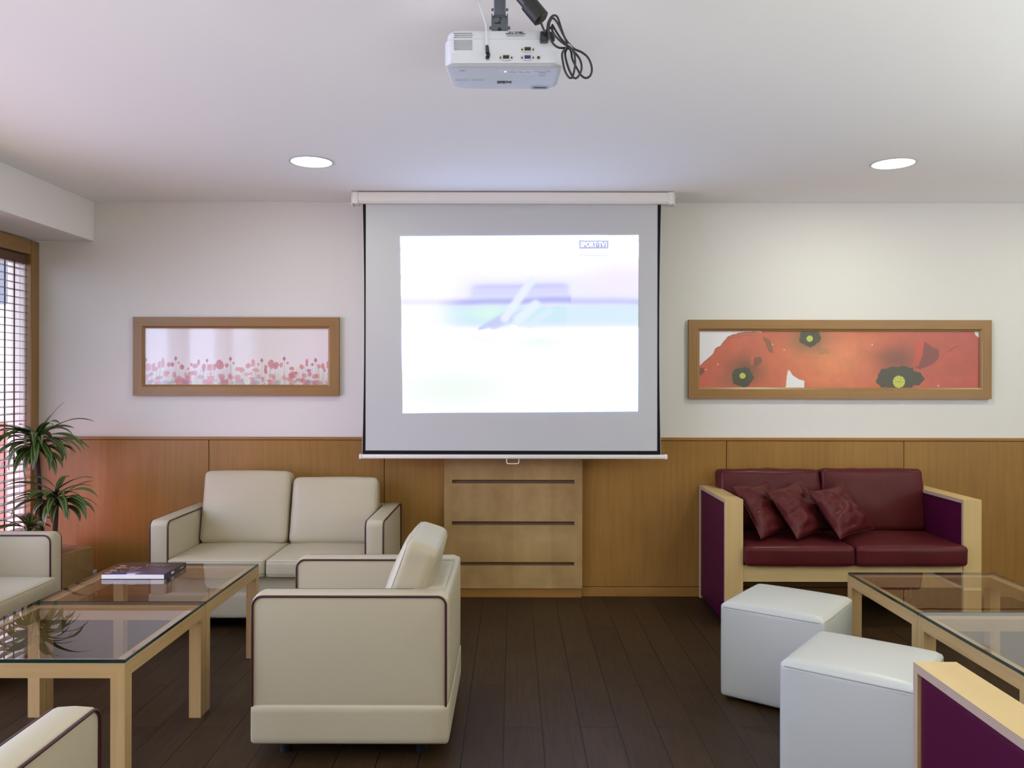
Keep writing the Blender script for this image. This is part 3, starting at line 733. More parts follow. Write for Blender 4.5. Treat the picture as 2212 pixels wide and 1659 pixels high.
obj('vent_grille', dots(980, 1020, 70.5, 79, 3, 14), M['ink'], pj, angle=None)
obj('vent_grille', dots(980, 1020, 88, 107.5, 8, 14), M['ink'], pj, angle=None)
def dsub(px, py, core):
    c = Vector(pl(px, py, -0.0012))
    bm = NB(); pts = rrect(0.0375, 0.0135, 0.006, 5)
    ring_loft(bm, [[(c.x + a, c.y + 0.001, c.z + b) for a, b in pts], [(c.x + a, c.y - 0.0012, c.z + b) for a, b in pts]])
    pts = rrect(0.0215, 0.0155, 0.004, 4)
    ring_loft(bm, [[(c.x + a * (1 - 0.08 * (b < 0)), c.y, c.z + b) for a, b in pts], [(c.x + a * (1 - 0.08 * (b < 0)), c.y - 0.005, c.z + b) for a, b in pts]])
    o = obj('video_port', bm, M['nickel'], pj, angle=30)
    bm = NB(); box(bm, (c.x - 0.0085, c.y - 0.0056, c.z - 0.0045), (c.x + 0.0085, c.y - 0.004, c.z + 0.0055), 0.001, 1); obj('socket', bm, core, o)
    for s in (-1, 1):
        bm = NB(); cyl(bm, (c.x + s * 0.0145, c.y - 0.001, c.z), (c.x + s * 0.0145, c.y - 0.0035, c.z), 0.0022, n=6); obj('screw_post', bm, M['ink'], o)
dsub(1092, 125.5, M['ink']); dsub(1138.5, 108, M['ink']); dsub(1138.5, 125.5, M['blue_plastic'])
def jack(px, py, r, name):
    c = Vector(pl(px, py, -0.0012)); bm = NB()
    cyl(bm, (c.x, c.y + 0.001, c.z), (c.x, c.y - 0.003, c.z), r, n=20); o = obj(name, bm, M['nickel'], pj)
    bm = NB(); cyl(bm, (c.x, c.y - 0.002, c.z), (c.x, c.y - 0.0034, c.z), r * 0.72, n=20); obj('socket', bm, M['ink'], o)
jack(1162, 125.5, 0.0052, 'audio_jack'); jack(1052, 126, 0.0072, 'video_jack')
bm = NB(); p = pl(1112, 75); box(bm, (p[0] - 0.023, 0.0045, p[2] - 0.0026), (p[0] + 0.023, 0.008, p[2] + 0.0026)); obj('barcode_label', bm, M['grey_plastic'], pj, angle=None)
for py, s, w in ((71.2, 'MODEL NO. NP-V260X', 0.052), (68.3, 'SERIAL NO.', 0.038)):
    p = pl(1112, py); text_mesh('rating_text', s, 0.004, M['ink'], pj, basis((p[0], 0.0035, p[2]), (-1, 0, 0), (0, 0, -1)), 0.001, fit=(w, 0.0022))
bm = NB(); p = pl(1182, 79); pts = rrect(0.036, 0.026, 0.004, 4)
ring_loft(bm, [[(p[0] + a, 0.006, p[2] + b) for a, b in pts], [(p[0] + a, 0.0005, p[2] + b) for a, b in pts]]); obj('power_inlet', bm, M['black'], pj, angle=30)
# underside (its top cover): logo, buttons, lever, marks; d = distance in from the rear edge
def under(px, d): 
    y = 0.0 + d; return ((px - 1108) / 1780 * (2.15 + d) + 0.0254, y, 0.10 * max(0, y - 0.02) - 0.0004)
def uplate(name, px, d, w, l, mat, R=None, h=0.0012):
    c = under(px, d); bm = NB(); R = R if R is not None else min(w, l) * 0.49; pts = rrect(w, l, R, 5)
    ring_loft(bm, [[(c[0] + a, c[1] + b, c[2] + 0.1 * b + 0.003) for a, b in pts], [(c[0] + a, c[1] + b, c[2] + 0.1 * b - h) for a, b in pts]]); return obj(name, bm, mat, pj, angle=30)
c = under(1107, 0.155); text_mesh('maker_logo', 'NEC', 0.02, M['ink'], pj, basis((under(1088, 0.163)[0], 0.163, under(1088, 0.163)[2] - 0.0006), (-1, 0, 0), (0, 1, 0.1)), 0.0008, 0.0006, fit=(0.040, 0.021))
uplate('button_panel', 1130, 0.064, 0.14, 0.045, M['white_plastic'], 0.02, 0.0005)
for px, w in ((1105.5, 0.016), (1123, 0.013), (1138, 0.011)): uplate('button', px, 0.062, w, 0.012, M['grey_plastic']); uplate('button_face', px, 0.0635, w * 0.8, 0.0085, M['white_plastic'], h=0.0022)
for px, d, w, l in ((1158, 0.050, 0.016, 0.005), (1181, 0.050, 0.016, 0.005), (1170, 0.068, 0.024, 0.006), (1170, 0.060, 0.007, 0.016), (1170, 0.092, 0.018, 0.005)):
    uplate('arrow_button', px, d, w, l, M['grey_plastic'], 0.002)
uplate('indicator_lamp', 1090.5, 0.055, 0.004, 0.004, M['lamp'])
uplate('printed_caption', 1030, 0.140, 0.033, 0.022, M['pale_print'], 0.001, 0.0003)
uplate('printed_caption', 996, 0.142, 0.034, 0.016, M['pale_print'], 0.001, 0.0003)
text_mesh('printed_mark', 'ECO', 0.006, M['grey_plastic'], pj, basis((under(997, 0.048)[0], 0.048, under(997, 0.048)[2] - 0.0006), (-1, 0, 0), (0, 1, 0.1)), 0.0004, fit=(0.013, 0.008))
uplate('zoom_slot', 1165, 0.225, 0.052, 0.026, M['grey_plastic'], 0.006, 0.0012); uplate('zoom_lever', 1165, 0.220, 0.036, 0.012, M['black'], 0.005, 0.003)
bm = NB(); lathe(bm, [(0.024, 0.0), (0.026, 0.012), (0.022, 0.014), (0.020, 0.008), (0.001, 0.006)], n=28, cap0=True)
bmesh.ops.transform(bm, verts=bm.verts[:], matrix=Matrix.Translation((0.09, 0.249, 0.056)) @ Matrix.Rotation(-PI / 2, 4, 'X')); obj('lens', bm, M['black'], pj)

mt = thing('projector_mount', 'grey steel ceiling bracket holding the projector', 'bracket', (-0.037, 2.215, ZC))
zt = 2.270 - ZC
for s in (-1, 1):
    bm = NB(); box(bm, (s * 0.0205 - 0.0015, -0.02, zt + 0.001), (s * 0.0205 + 0.0015, 0.035, zt + 0.058)); obj('side_plate', bm, M['steel'], mt, angle=None)
bm = NB(); box(bm, (-0.0188, -0.019, zt + 0.001), (0.0188, -0.016, zt + 0.047)); obj('clamp_plate', bm, M['steel'], mt, angle=None)
bm = NB(); box(bm, (-0.0188, -0.012, zt + 0.054), (0.0188, 0.035, zt + 0.0575), 0.001, 1); obj('top_plate', bm, M['steel'], mt)
bm = NB(); box(bm, (-0.016, -0.012, zt + 0.0575), (0.016, 0.03, -0.006), 0.002, 1); obj('drop_tube', bm, M['steel'], mt)
bm = NB(); box(bm, (-0.05, -0.045, -0.0065), (0.05, 0.065, -0.0005), 0.002, 1); obj('ceiling_plate', bm, M['steel'], mt)
for x0, z, r in ((-1, 0.029, 0.004), (1, 0.029, 0.004), (-1, 0.008, 0.0036), (1, 0.008, 0.0036), (-1, 0.078, 0.0036), (1, 0.078, 0.0036)):
    bm = NB(); xx = 0.0165 if z > 0.06 else 0.022
    cyl(bm, (x0 * xx, 0, zt + z), (x0 * (xx + 0.006), 0, zt + z), r, n=6); obj('bolt', bm, M['steel'], mt)
bm = NB(); cyl(bm, (0, -0.019, zt + 0.016), (0, -0.0225, zt + 0.016), 0.005, n=18); cyl(bm, (0, -0.0225, zt + 0.016), (0, -0.025, zt + 0.016), 0.0028, n=12); obj('lock_screw', bm, M['black'], mt)
bm = NB(); tube(bm, [(0.0, -0.018, zt + 0.05), (0.004, -0.021, zt + 0.044), (-0.002, -0.021, zt + 0.036), (0.003, -0.0205, zt + 0.034), (-0.014, -0.0205, zt + 0.033)], 0.0014, 6); obj('safety_clip', bm, M['black'], mt)

cd = thing('cable_conduit', 'black pipe slanting from the ceiling beside the projector', 'pipe', (0.071, 2.12, 2.282))
pe = Vector((-0.155, 0.012, 0.193)); dn = pe.normalized()
bm = NB(); cyl(bm, dn * 0.02, pe, 0.0185, n=24); obj('pipe', bm, M['black'], cd)
bm = NB(); cyl(bm, (0, 0, 0), dn * 0.052, 0.0225, n=24); cyl(bm, dn * -0.004, dn * 0.001, 0.016, 0.0215, n=24); obj('coupling', bm, M['rubber'], cd)

pcx = lambda x, y, Y: ((1080 + x / 10.05 - 1108) / 1780 * Y, Y, 1.35 - (30 + y / 10.05 - 823) / 1780 * Y)
pc = thing('power_cable', 'bundled black power cable looped beside the projector', 'cable', (0.105, 2.1, 2.2))
off = Vector((0.105, 2.1, 2.2))
L1 = [(880, 30, 2.125), (850, 80, 2.115), (880, 200, 2.105), (960, 380, 2.105), (1010, 330, 2.10), (1030, 200, 2.095), (1090, 80, 2.09), (1160, 30, 2.09), (1240, 80, 2.092), (1330, 350, 2.098), (1420, 560, 2.10), (1590, 750, 2.10), (1760, 830, 2.098), (1900, 950, 2.096), (1980, 1150, 2.094), (1960, 1320, 2.094), (1860, 1390, 2.096), (1750, 1330, 2.10), (1640, 1150, 2.105), (1560, 980, 2.108), (1500, 760, 2.11), (1260, 730, 2.105), (1110, 600, 2.098), (1050, 400, 2.092), (1060, 200, 2.09), (1130, 90, 2.086), (1230, 190, 2.087), (1350, 430, 2.09), (1450, 620, 2.094), (1570, 790, 2.094), (1720, 980, 2.092), (1760, 1180, 2.09), (1700, 1340, 2.09), (1620, 1395, 2.092), (1540, 1320, 2.095), (1450, 1100, 2.10), (1400, 860, 2.105), (1450, 710, 2.108), (1300, 590, 2.106), (1150, 430, 2.104), (1110, 260, 2.105)]
bm = NB(); tube(bm, [Vector(pcx(*p)) - off for p in catmull(L1, 5)], 0.0028, 8)
L2 = [(1120, 230, 2.104), (1230, 420, 2.10), (1330, 560, 2.096), (1440, 690, 2.09), (1340, 850, 2.095), (1350, 1020, 2.096), (1400, 1240, 2.096), (1480, 1370, 2.094), (1550, 1380, 2.093), (1600, 1230, 2.092), (1620, 1040, 2.09), (1590, 840, 2.088), (1480, 690, 2.087), (1300, 590, 2.088), (1160, 440, 2.09), (1090, 300, 2.095), (1000, 360, 2.105), (960, 430, 2.118)]
tube(bm, [Vector(pcx(*p)) - off for p in catmull(L2, 5)], 0.0028, 8); obj('cord', bm, M['black'], pc, angle=60)
bm = NB(); a = Vector(pcx(950, 500, 2.132)) - off; box(bm, a - Vector((0.011, 0.012, 0.0115)), a + Vector((0.011, 0.018, 0.0115)), 0.004, 2); obj('plug', bm, M['black'], pc)
bm = NB(); a = Vector(pcx(1490, 720, 2.098)) - off; tube(bm, [a + Vector((0.011 * math.cos(t_) * 0.8, 0.014 * math.sin(t_), -0.006 * math.cos(t_))) for t_ in [2 * PI * i / 14 for i in range(14)]], 0.0012, 6, closed=True); obj('cable_tie', bm, M['white_plastic'], pc)

sc_ = thing('signal_cable', 'thin white cable plugged into the back of the projector', 'cable', (-0.066, 2.14, 2.2))
off = Vector((-0.066, 2.14, 2.2)); q = lambda px, py, Y: Vector(((px - 1108) / 1780 * Y, Y, 1.35 - (py - 823) / 1780 * Y)) - off
pts = [q(1022, -76, 2.22), q(1030, -30, 2.17), q(1033, 5, 2.14), q(1041, 30, 2.13), q(1048, 55, 2.128), q(1050, 80, 2.128), q(1050.5, 99, 2.130)]
bm = NB(); tube(bm, catmull(pts, 5), 0.0023, 8); obj('cord', bm, M['white_plastic'], sc_, angle=60)
bm = NB(); cyl(bm, q(1050.5, 98, 2.130), q(1051, 103, 2.131), 0.004, 0.0046, 14); cyl(bm, q(1051, 103, 2.131), q(1052, 114, 2.133), 0.0046, 0.0052, 14); cyl(bm, q(1052, 114, 2.133), q(1054.5, 118.5, 2.143), 0.0050, 0.0046, 14); obj('plug', bm, M['black'], sc_)

# ------------------------------------------------------------------ cream sofa and armchairs
ARM_T = 0.105
def arm_profile(y0, y1, z0, z1, r0=0.035, r1=0.03, n=6):
    pts = [(y0, z0)]
    for i in range(n + 1):
        a = PI - i * PI / 2 / n; pts.append((y0 + r0 + r0 * math.cos(a), z1 - r0 + r0 * math.sin(a)))
    for i in range(n + 1):
        a = PI / 2 - i * PI / 2 / n; pts.append((y1 - r1 + r1 * math.cos(a), z1 - r1 + r1 * math.sin(a)))
    pts.append((y1, z0)); return pts
def padded_prism(bm, prof, x0, x1, b=0.010, puff=0.006, axis='X'):
    """extrude a y-z outline along x with softened seams and crowned side faces"""
    cy = sum(p[0] for p in prof) / len(prof); cz = (max(p[1] for p in prof) + min(p[1] for p in prof)) / 2
    hy = (max(p[0] for p in prof) - min(p[0] for p in prof)) / 2; hz = (max(p[1] for p in prof) - min(p[1] for p in prof)) / 2
    def ring(x, d):
        return [(x, cy + (y - cy) * (1 - d / hy), cz + (z - cz) * (1 - d / hz)) for y, z in prof]
    rings = [ring(x0 - puff, 0.18), ring(x0 - puff * 0.8, 0.09), ring(x0 - puff * 0.35, 0.03), ring(x0, 0.010), ring(x0 + b * 0.35, 0.002), ring(x0 + b, 0.0), ring((x0 + x1) / 2, -0.002), ring(x1 - b, 0.0), ring(x1 - b * 0.35, 0.002), ring(x1, 0.010), ring(x1 + puff * 0.35, 0.03), ring(x1 + puff * 0.8, 0.09), ring(x1 + puff, 0.18)]
    ring_loft(bm, rings)
def cushion_seam(bm, lo, hi, M4, r=0.0022):
    """thin welts along the cushion's two boxed edges, in the cushion's own cover"""
    lo = Vector(lo); hi = Vector(hi)
    for y in (lo.y + 0.012, hi.y - 0.012):
        w, h = hi.x - lo.x, hi.z - lo.z
        pts = [Vector(((lo.x + hi.x) / 2 + a, y, (lo.z + hi.z) / 2 + b)) for a, b in rrect(w - 0.0150, h - 0.0150, 0.030, 5)]
        tube(bm, [M4 @ p for p in pts], r, 6, closed=True)
def build_sofa(name, label, cat, W, n, D=0.70, group=None, back_tilts=None, tops=None):
    t = thing(name, label, cat, group=group)
    F, B = -D / 2, D / 2
    z0, zs, zt = 0.063, 0.204, 0.592
    bm = NB(); soft_box(bm, (-W / 2 - 0.004, F - 0.002, z0), (W / 2 + 0.004, B + 0.006, zs), 0.016, 8, (0, 0, 0)); obj('base', bm, M['cream'], t)
    for s in (-1, 1):
        x0, x1 = sorted((s * W / 2, s * (W / 2 - ARM_T)))
        bm = NB(); padded_prism(bm, arm_profile(F, B, zs - 0.012, zt), x0 + 0.006, x1 - 0.006, 0.008, 0.007); a = obj('arm', bm, M['cream'], t, angle=50)
        for xs, outer in ((s * (W / 2 - 0.0035), True), (s * (W / 2 - ARM_T + 0.0035), False)):
            pp = arm_profile(F + 0.0045, B - 0.0055, zs - 0.006, zt - 0.0055)
            if not outer: pp = [q_ for q_ in pp if q_[0] < 0] + [(B - 0.13, zt - 0.0055)]
            bm = NB(); tube(bm, [(xs, y, z) for y, z in pp], 0.0042, 8); obj('piping', bm, M['piping'], a, angle=80)
    xi = W / 2 - ARM_T
    bm = NB(); soft_box(bm, (-xi + 0.002, B - 0.115, zs - 0.012), (xi - 0.002, B + 0.001, zt - 0.002), 0.03, 8, (0, 0.004, 0.0)); obj('backrest', bm, M['cream'], t)
    bm = NB(); soft_box(bm, (-W / 2 + 0.012, B - 0.03, zs - 0.012), (W / 2 - 0.012, B + 0.004, zt - 0.003), 0.016, 8, (0, 0.004, 0)); obj('back_cover', bm, M['cream'], t)
    bm = NB(); soft_box(bm, (-xi + 0.002, F + 0.025, zs - 0.012), (xi - 0.002, B - 0.12, 0.296), 0.01, 6); obj('seat_platform', bm, M['cream'], t)
    cw = (2 * xi - 0.004 * (n + 1)) / n
    for i in range(n):
        a = -xi + 0.004 + i * (cw + 0.004)
        lo, hi = Vector((a, F - 0.035, 0.293)), Vector((a + cw, B - 0.125, 0.388))
        bm = NB(); soft_box(bm, lo, hi, 0.022, 12, (0.0, 0.004, 0.010))
        for z in (lo.z + 0.008, hi.z - 0.008):
            tube(bm, [Vector(((lo.x + hi.x) / 2 + x, (lo.y + hi.y) / 2 + y, z)) for x, y in rrect(cw - 0.005, hi.y - lo.y - 0.005, 0.022, 4)], 0.0022, 6, closed=True)
        obj('seat_cushion', bm, M['cream'], t, angle=60)
        bt = (back_tilts or [16] * n)[i]; tp = (tops or [0.42] * n)[i]
        Mx = Matrix.Translation((0, B - 0.30, 0.392)) @ Matrix.Rotation(math.radians(-bt), 4, 'X')
        lo, hi = Vector((a + 0.004, 0.0, 0.0)), Vector((a + cw - 0.004, 0.135, tp))
        bm = NB(); soft_box(bm, lo, hi, 0.034, 14, (0.0, 0.022, 0.006), Mx, 0.004, seed=i * 3.1 + W); cushion_seam(bm, lo, hi, Mx); obj('back_cushion', bm, M['cream'], t, angle=60)
    for sx_ in (-1, 1):
        for sy_ in (-1, 1):
            bm = NB(); cyl(bm, (sx_ * (W / 2 - 0.10), sy_ * (D / 2 - 0.10), 0.0), (sx_ * (W / 2 - 0.10), sy_ * (D / 2 - 0.10), 0.07), 0.022, 0.026, 14); obj('foot', bm, M['black'], t)
    return t
s = build_sofa('sofa', 'cream two-seat sofa with dark red piping against the back wall', 'sofa', 1.27, 2, back_tilts=[13, 15], tops=[0.43, 0.395])
s.location = (-1.330, 4.80, 0)
ac = build_sofa('armchair', 'cream armchair with dark red piping in the centre, seen from its side', 'armchair', 0.70, 1, D=0.695, group='cream armchairs around the left tables', back_tilts=[20], tops=[0.40])
ac.location = (-0.5775, 3.26, 0); ac.rotation_euler.z = -PI / 2
a2 = copy_tree(ac); a2.location = (-2.6175, 3.805, 0); a2.rotation_euler.z = PI / 2; a2['label'] = 'cream armchair by the window in front of the potted plant'
a3 = copy_tree(ac); a3.location = (-1.315, 1.5925, 0); a3.rotation_euler.z = PI; a3['label'] = 'cream armchair in the near left corner, only one arm showing'

# ------------------------------------------------------------------ glass-topped coffee tables
def coffee_table(label, x0, y0, L=0.692, Wd=0.692, lower=None):
    t = thing('coffee_table', label, 'table', (x0, y0, 0), group='square glass-topped coffee tables')
    w, zt = 0.047, 0.4380
    zb_ = zt - w
    for fx in (0, 1):
        for fy in (0, 1):
            X = lambda d: (d if not fx else L - d); Y = lambda d: (d if not fy else Wd - d)
            bm = NB()
            b4 = [bm.verts.new((X(a), Y(b), 0.0)) for a, b in ((0, 0), (w, 0), (w, w), (0, w))]
            t4 = [bm.verts.new((X(a), Y(b), zt - max(a, b))) for a, b in ((0, 0), (w, 0), (w, w), (0, w))]
            bm.faces.new(b4[::-1])
            for i in range(4): bm.faces.new((b4[i], b4[(i + 1) % 4], t4[(i + 1) % 4], t4[i]))
            bm.faces.new((t4[0], t4[1], t4[2])); bm.faces.new((t4[0], t4[2], t4[3]))
            obj('leg', bm, M['maple_z'], t, angle=None)
    def rail(alongx, far):
        Ln = L if alongx else Wd; Wt = Wd if alongx else L
        def P(a, d, z):
            d = Wt - d if far else d
            return (a, d, z) if alongx else (d, a, z)
        bm = NB(); A = [bm.verts.new(P(*q_)) for q_ in ((0, 0, zt), (w, 0, zb_), (w, w, zb_), (w, w, zt))]
        B_ = [bm.verts.new(P(*q_)) for q_ in ((Ln, 0, zt), (Ln - w, 0, zb_), (Ln - w, w, zb_), (Ln - w, w, zt))]
        for i in range(4): bm.faces.new((A[i], A[(i + 1) % 4], B_[(i + 1) % 4], B_[i]))
        bm.faces.new(A); bm.faces.new(B_)
        obj('rail', bm, M['maple_x' if alongx else 'maple_y'], t, angle=None)
    for al in (True, False):
        for far in (False, True): rail(al, far)
    bm = NB(); box(bm, (0.001, 0.001, zt + 0.0008), (L - 0.001, Wd - 0.001, zt + 0.0130), 0.0012, 1)
    bm.normal_update()
    for f in bm.faces: f.material_index = 0 if abs(f.normal.z) > 0.9 else 1
    obj('glass_top', bm, [M['glass_table'], M['glass_edge']], t, angle=None)
    return t
coffee_table('near glass-topped maple coffee table at lower left with nothing on it', -1.939, 2.652)
coffee_table('glass-topped maple coffee table with the dark book, before the cream sofa', -1.939, 3.350, Wd=0.70)
coffee_table('glass-topped maple coffee table directly before the burgundy sofa', 1.580, 3.214, Wd=0.672)
coffee_table('near glass-topped maple coffee table at right, beside the front pouffe', 1.580, 2.520)

# ------------------------------------------------------------------ book
bk = thing('book', 'thick dark softcover book lying on the far left coffee table', 'book', (-1.715, 3.842, 0.4512))
bw_, bd, bh = 0.29, 0.242, 0.0235
bm = NB(); box(bm, (-bw_ / 2 + 0.003, -bd / 2 + 0.0005, 0.0016), (bw_ / 2 - 0.004, bd / 2 - 0.0005, bh - 0.0016), 0.0012, 1); obj('pages', bm, M['paper'], bk)
def cover(U, V):
    X = U; Y = V
    n1 = fbm(X * 9, Y * 5); n2 = fbm(X * 30, Y * 24)
    C = np.zeros(X.shape + (3,)) + np.array([34, 22, 22.0])
    C = lerp(C, (52, 40, 40), np.clip((n1 - 0.45) * 3, 0, 1))
    C = lerp(C, (62, 52, 84), (Y < 0.44) * (X > 0.32) * 0.9); C = lerp(C, (30, 50, 140), np.clip(1 - Y / 0.3, 0, 1) * (X < 0.55) * (X > 0.12) * 0.8)
    C = lerp(C, (196, 180, 196), (Y < 0.2) * (Y < 0.40) * np.exp(-((X - 0.5) / 0.09) ** 2) * 0.5)
    C = lerp(C, (120, 92, 80), (np.abs(Y - 0.50 - 0.06 * np.sin(X * 5)) < 0.035) * (X > 0.36) * (n2 > 0.45) * 0.8)
    C = lerp(C, (150, 120, 100), (n2 > 0.60) * (X < 0.42) * (Y < 0.62) * (Y > 0.12) * 0.8)
    C = lerp(C, (184, 154, 124), (X > 0.02) * (X < 0.12) * (np.abs((Y * 5) % 1 - 0.5) < 0.22) * (Y < 0.75) * 0.75)
    C = lerp(C, (206, 196, 204), (X > 0.40) * (X < 0.53) * (Y < 0.07))
    C = lerp(C, (16, 24, 80), (X > 0.955) * (Y < 0.45) * 0.9)
    return np_s2l(C)
h = bh
co = paint_grid('front_cover', [(-bw_ / 2, -bd / 2, h), (bw_ / 2, -bd / 2, h), (bw_ / 2, bd / 2, h), (-bw_ / 2, bd / 2, h)], 110, 80, cover, M['cover'], bk)
co.modifiers.new('thickness', 'SOLIDIFY').thickness = 0.0014
bm = NB(); box(bm, (-bw_ / 2, -bd / 2, 0), (bw_ / 2, bd / 2, 0.0014)); obj('back_cover', bm, M['black'], bk, angle=None)
bm = NB(); box(bm, (bw_ / 2 - 0.003, -bd / 2, 0.0), (bw_ / 2 + 0.0012, bd / 2, bh), 0.001, 1); sp_ = obj('spine', bm, M['black'], bk)
bm = NB(); quad(bm, [(bw_ / 2 + 0.0015, -bd / 2 + 0.012, 0.002), (bw_ / 2 + 0.0015, -bd / 2 + 0.045, 0.002), (bw_ / 2 + 0.0015, -bd / 2 + 0.045, bh - 0.002), (bw_ / 2 + 0.0015, -bd / 2 + 0.012, bh - 0.002)]); obj('blue_band', bm, plain('spine_blue', (0.012, 0.018, 0.09), 0.3), sp_, angle=None)
text_mesh('spine_title', 'VISEU', 0.01, M['paper'], sp_, basis((bw_ / 2 + 0.0017, -bd / 2 + 0.080, bh * 0.55), (0, 1, 0), (0, 0, 1)), 0.0002, 0.0004, fit=(0.034, 0.010))
bm = NB(); box(bm, (bw_ / 2 + 0.001, bd / 2 - 0.075, 0.010), (bw_ / 2 + 0.0017, bd / 2 - 0.035, 0.0128)); obj('spine_mark', bm, M['paper'], sp_, angle=None)
text_mesh('cover_title', 'VISEU', 0.03, plain('faded_title', (0.13, 0.10, 0.10), 0.4), bk, basis((0.03, 0.060, bh + 0.0003), (1, 0, 0), (0, 1, 0)), 0.0002, 0.0006, fit=(0.11, 0.04))

# ------------------------------------------------------------------ timber-framed burgundy seating
def timber_sofa(name, label, cat, W, n, D):
    t = thing(name, label, cat)
    F, B = -D / 2, D / 2; zt = 0.70; th = 0.020; aw = 0.10
    for s in (-1, 1):
        xo, xi_ = s * W / 2, s * (W / 2 - aw); x0, x1 = sorted((xo, xi_))
        # inverted-U timber band: bent outline swept across the arm width, plywood edges on both sides
        out = [(F, 0.0), (F, zt), (B, zt), (B, 0.0)]; inn = [(F + th, 0.0), (F + th, zt - th), (B - th, zt - th), (B - th, 0.0)]
        bm = NB(); uvl = bm.loops.layers.uv.new('UVMap')
        V_ = {}
        def v(i, side, x): 
            key = (i, side, x)
            if key not in V_: V_[key] = bm.verts.new((x, (out if side == 'o' else inn)[i][0], (out if side == 'o' else inn)[i][1]))
            return V_[key]
        for i in range(3):
            f = bm.faces.new((v(i, 'o', x0), v(i, 'o', x1), v(i + 1, 'o', x1), v(i + 1, 'o', x0))); f.material_index = 1 if i == 1 else 0
            f = bm.faces.new((v(i, 'i', x0), v(i + 1, 'i', x0), v(i + 1, 'i', x1), v(i, 'i', x1))); f.material_index = 1 if i == 1 else 0
            for x in (x0, x1):
                f = bm.faces.new((v(i, 'o', x), v(i + 1, 'o', x), v(i + 1, 'i', x), v(i, 'i', x))); f.material_index = 2
        for i in (0, 3):
            f = bm.faces.new((v(i, 'o', x0), v(i, 'o', x1), v(i, 'i', x1), v(i, 'i', x0))); f.material_index = 0
        rev = {vv: k_ for k_, vv in V_.items()}
        for f in bm.faces:
            for lp in f.loops: lp[uvl].uv = (0.5, 1.0 if rev[lp.vert][1] == 'o' else 0.0)
        obj('arm_frame', bm, [M['birch_z'], M['birch_y'], M['ply']], t, angle=None)
        bm = NB(); soft_box(bm, (x0 + 0.006, F + th + 0.001, 0.012), (x1 - 0.006, B - th - 0.001, zt - th - 0.001), 0.006, 10, (0.004, 0, 0)); obj('arm_panel', bm, M['plum'], t)
    xi = W / 2 - aw
    bm = NB(); box(bm, (-xi, F + 0.004, 0.247), (xi, F + 0.026, 0.338), 0.0015, 1); obj('front_rail', bm, M['birch_x'], t)
    bm = NB(); box(bm, (-xi, B - 0.05, 0.247), (xi, B - 0.028, 0.60), 0.0015, 1); obj('back_panel', bm, M['plum'], t)
    bm = NB(); box(bm, (-xi, F + 0.026, 0.30), (xi, B - 0.05, 0.335)); obj('seat_board', bm, M['birch_x'], t, angle=None)
    cw = (2 * xi) / n
    for i in range(n):
        a = -xi + i * cw
        bm = NB(); soft_box(bm, (a + 0.001 if i else a + 0.002, F - 0.045, 0.339), (a + cw + (0.012 if i == n - 1 and n > 1 else -0.001), B - 0.15, 0.452), 0.026, 14, (0, 0.004, 0.014), None, 0.005, seed=i * 2.3)
        obj('seat_cushion', bm, M['burgundy'], t, angle=60)
        Mx = Matrix.Translation((0, B - 0.215, 0.452)) @ Matrix.Rotation(math.radians(-8), 4, 'X')
        lo = Vector((a - (0.012 if i == 0 else -0.002), 0, 0.005 * i)); hi = Vector((a + cw + (0.015 if i == n - 1 else -0.002), 0.14, 0.372 + 0.004 * i))
        bm = NB(); soft_box(bm, lo, hi, 0.03, 16, (0, 0.016, 0.004), Mx, 0.011, seed=i * 5.7 + 2); obj('back_cushion', bm, M['burgundy'], t, angle=60)
    return t
ts = timber_sofa('loveseat', 'burgundy leather two-seat sofa in a pale timber frame against the back wall', 'sofa', 1.411, 2, 0.63)
ts.location = (1.8725, 4.845, 0)
tc_ = timber_sofa('timber_armchair', 'timber-framed plum armchair at the near right corner, mostly cut off', 'armchair', 0.74, 1, 0.70)
tc_.location = (1.30, 1.562, 0); tc_.rotation_euler.z = PI

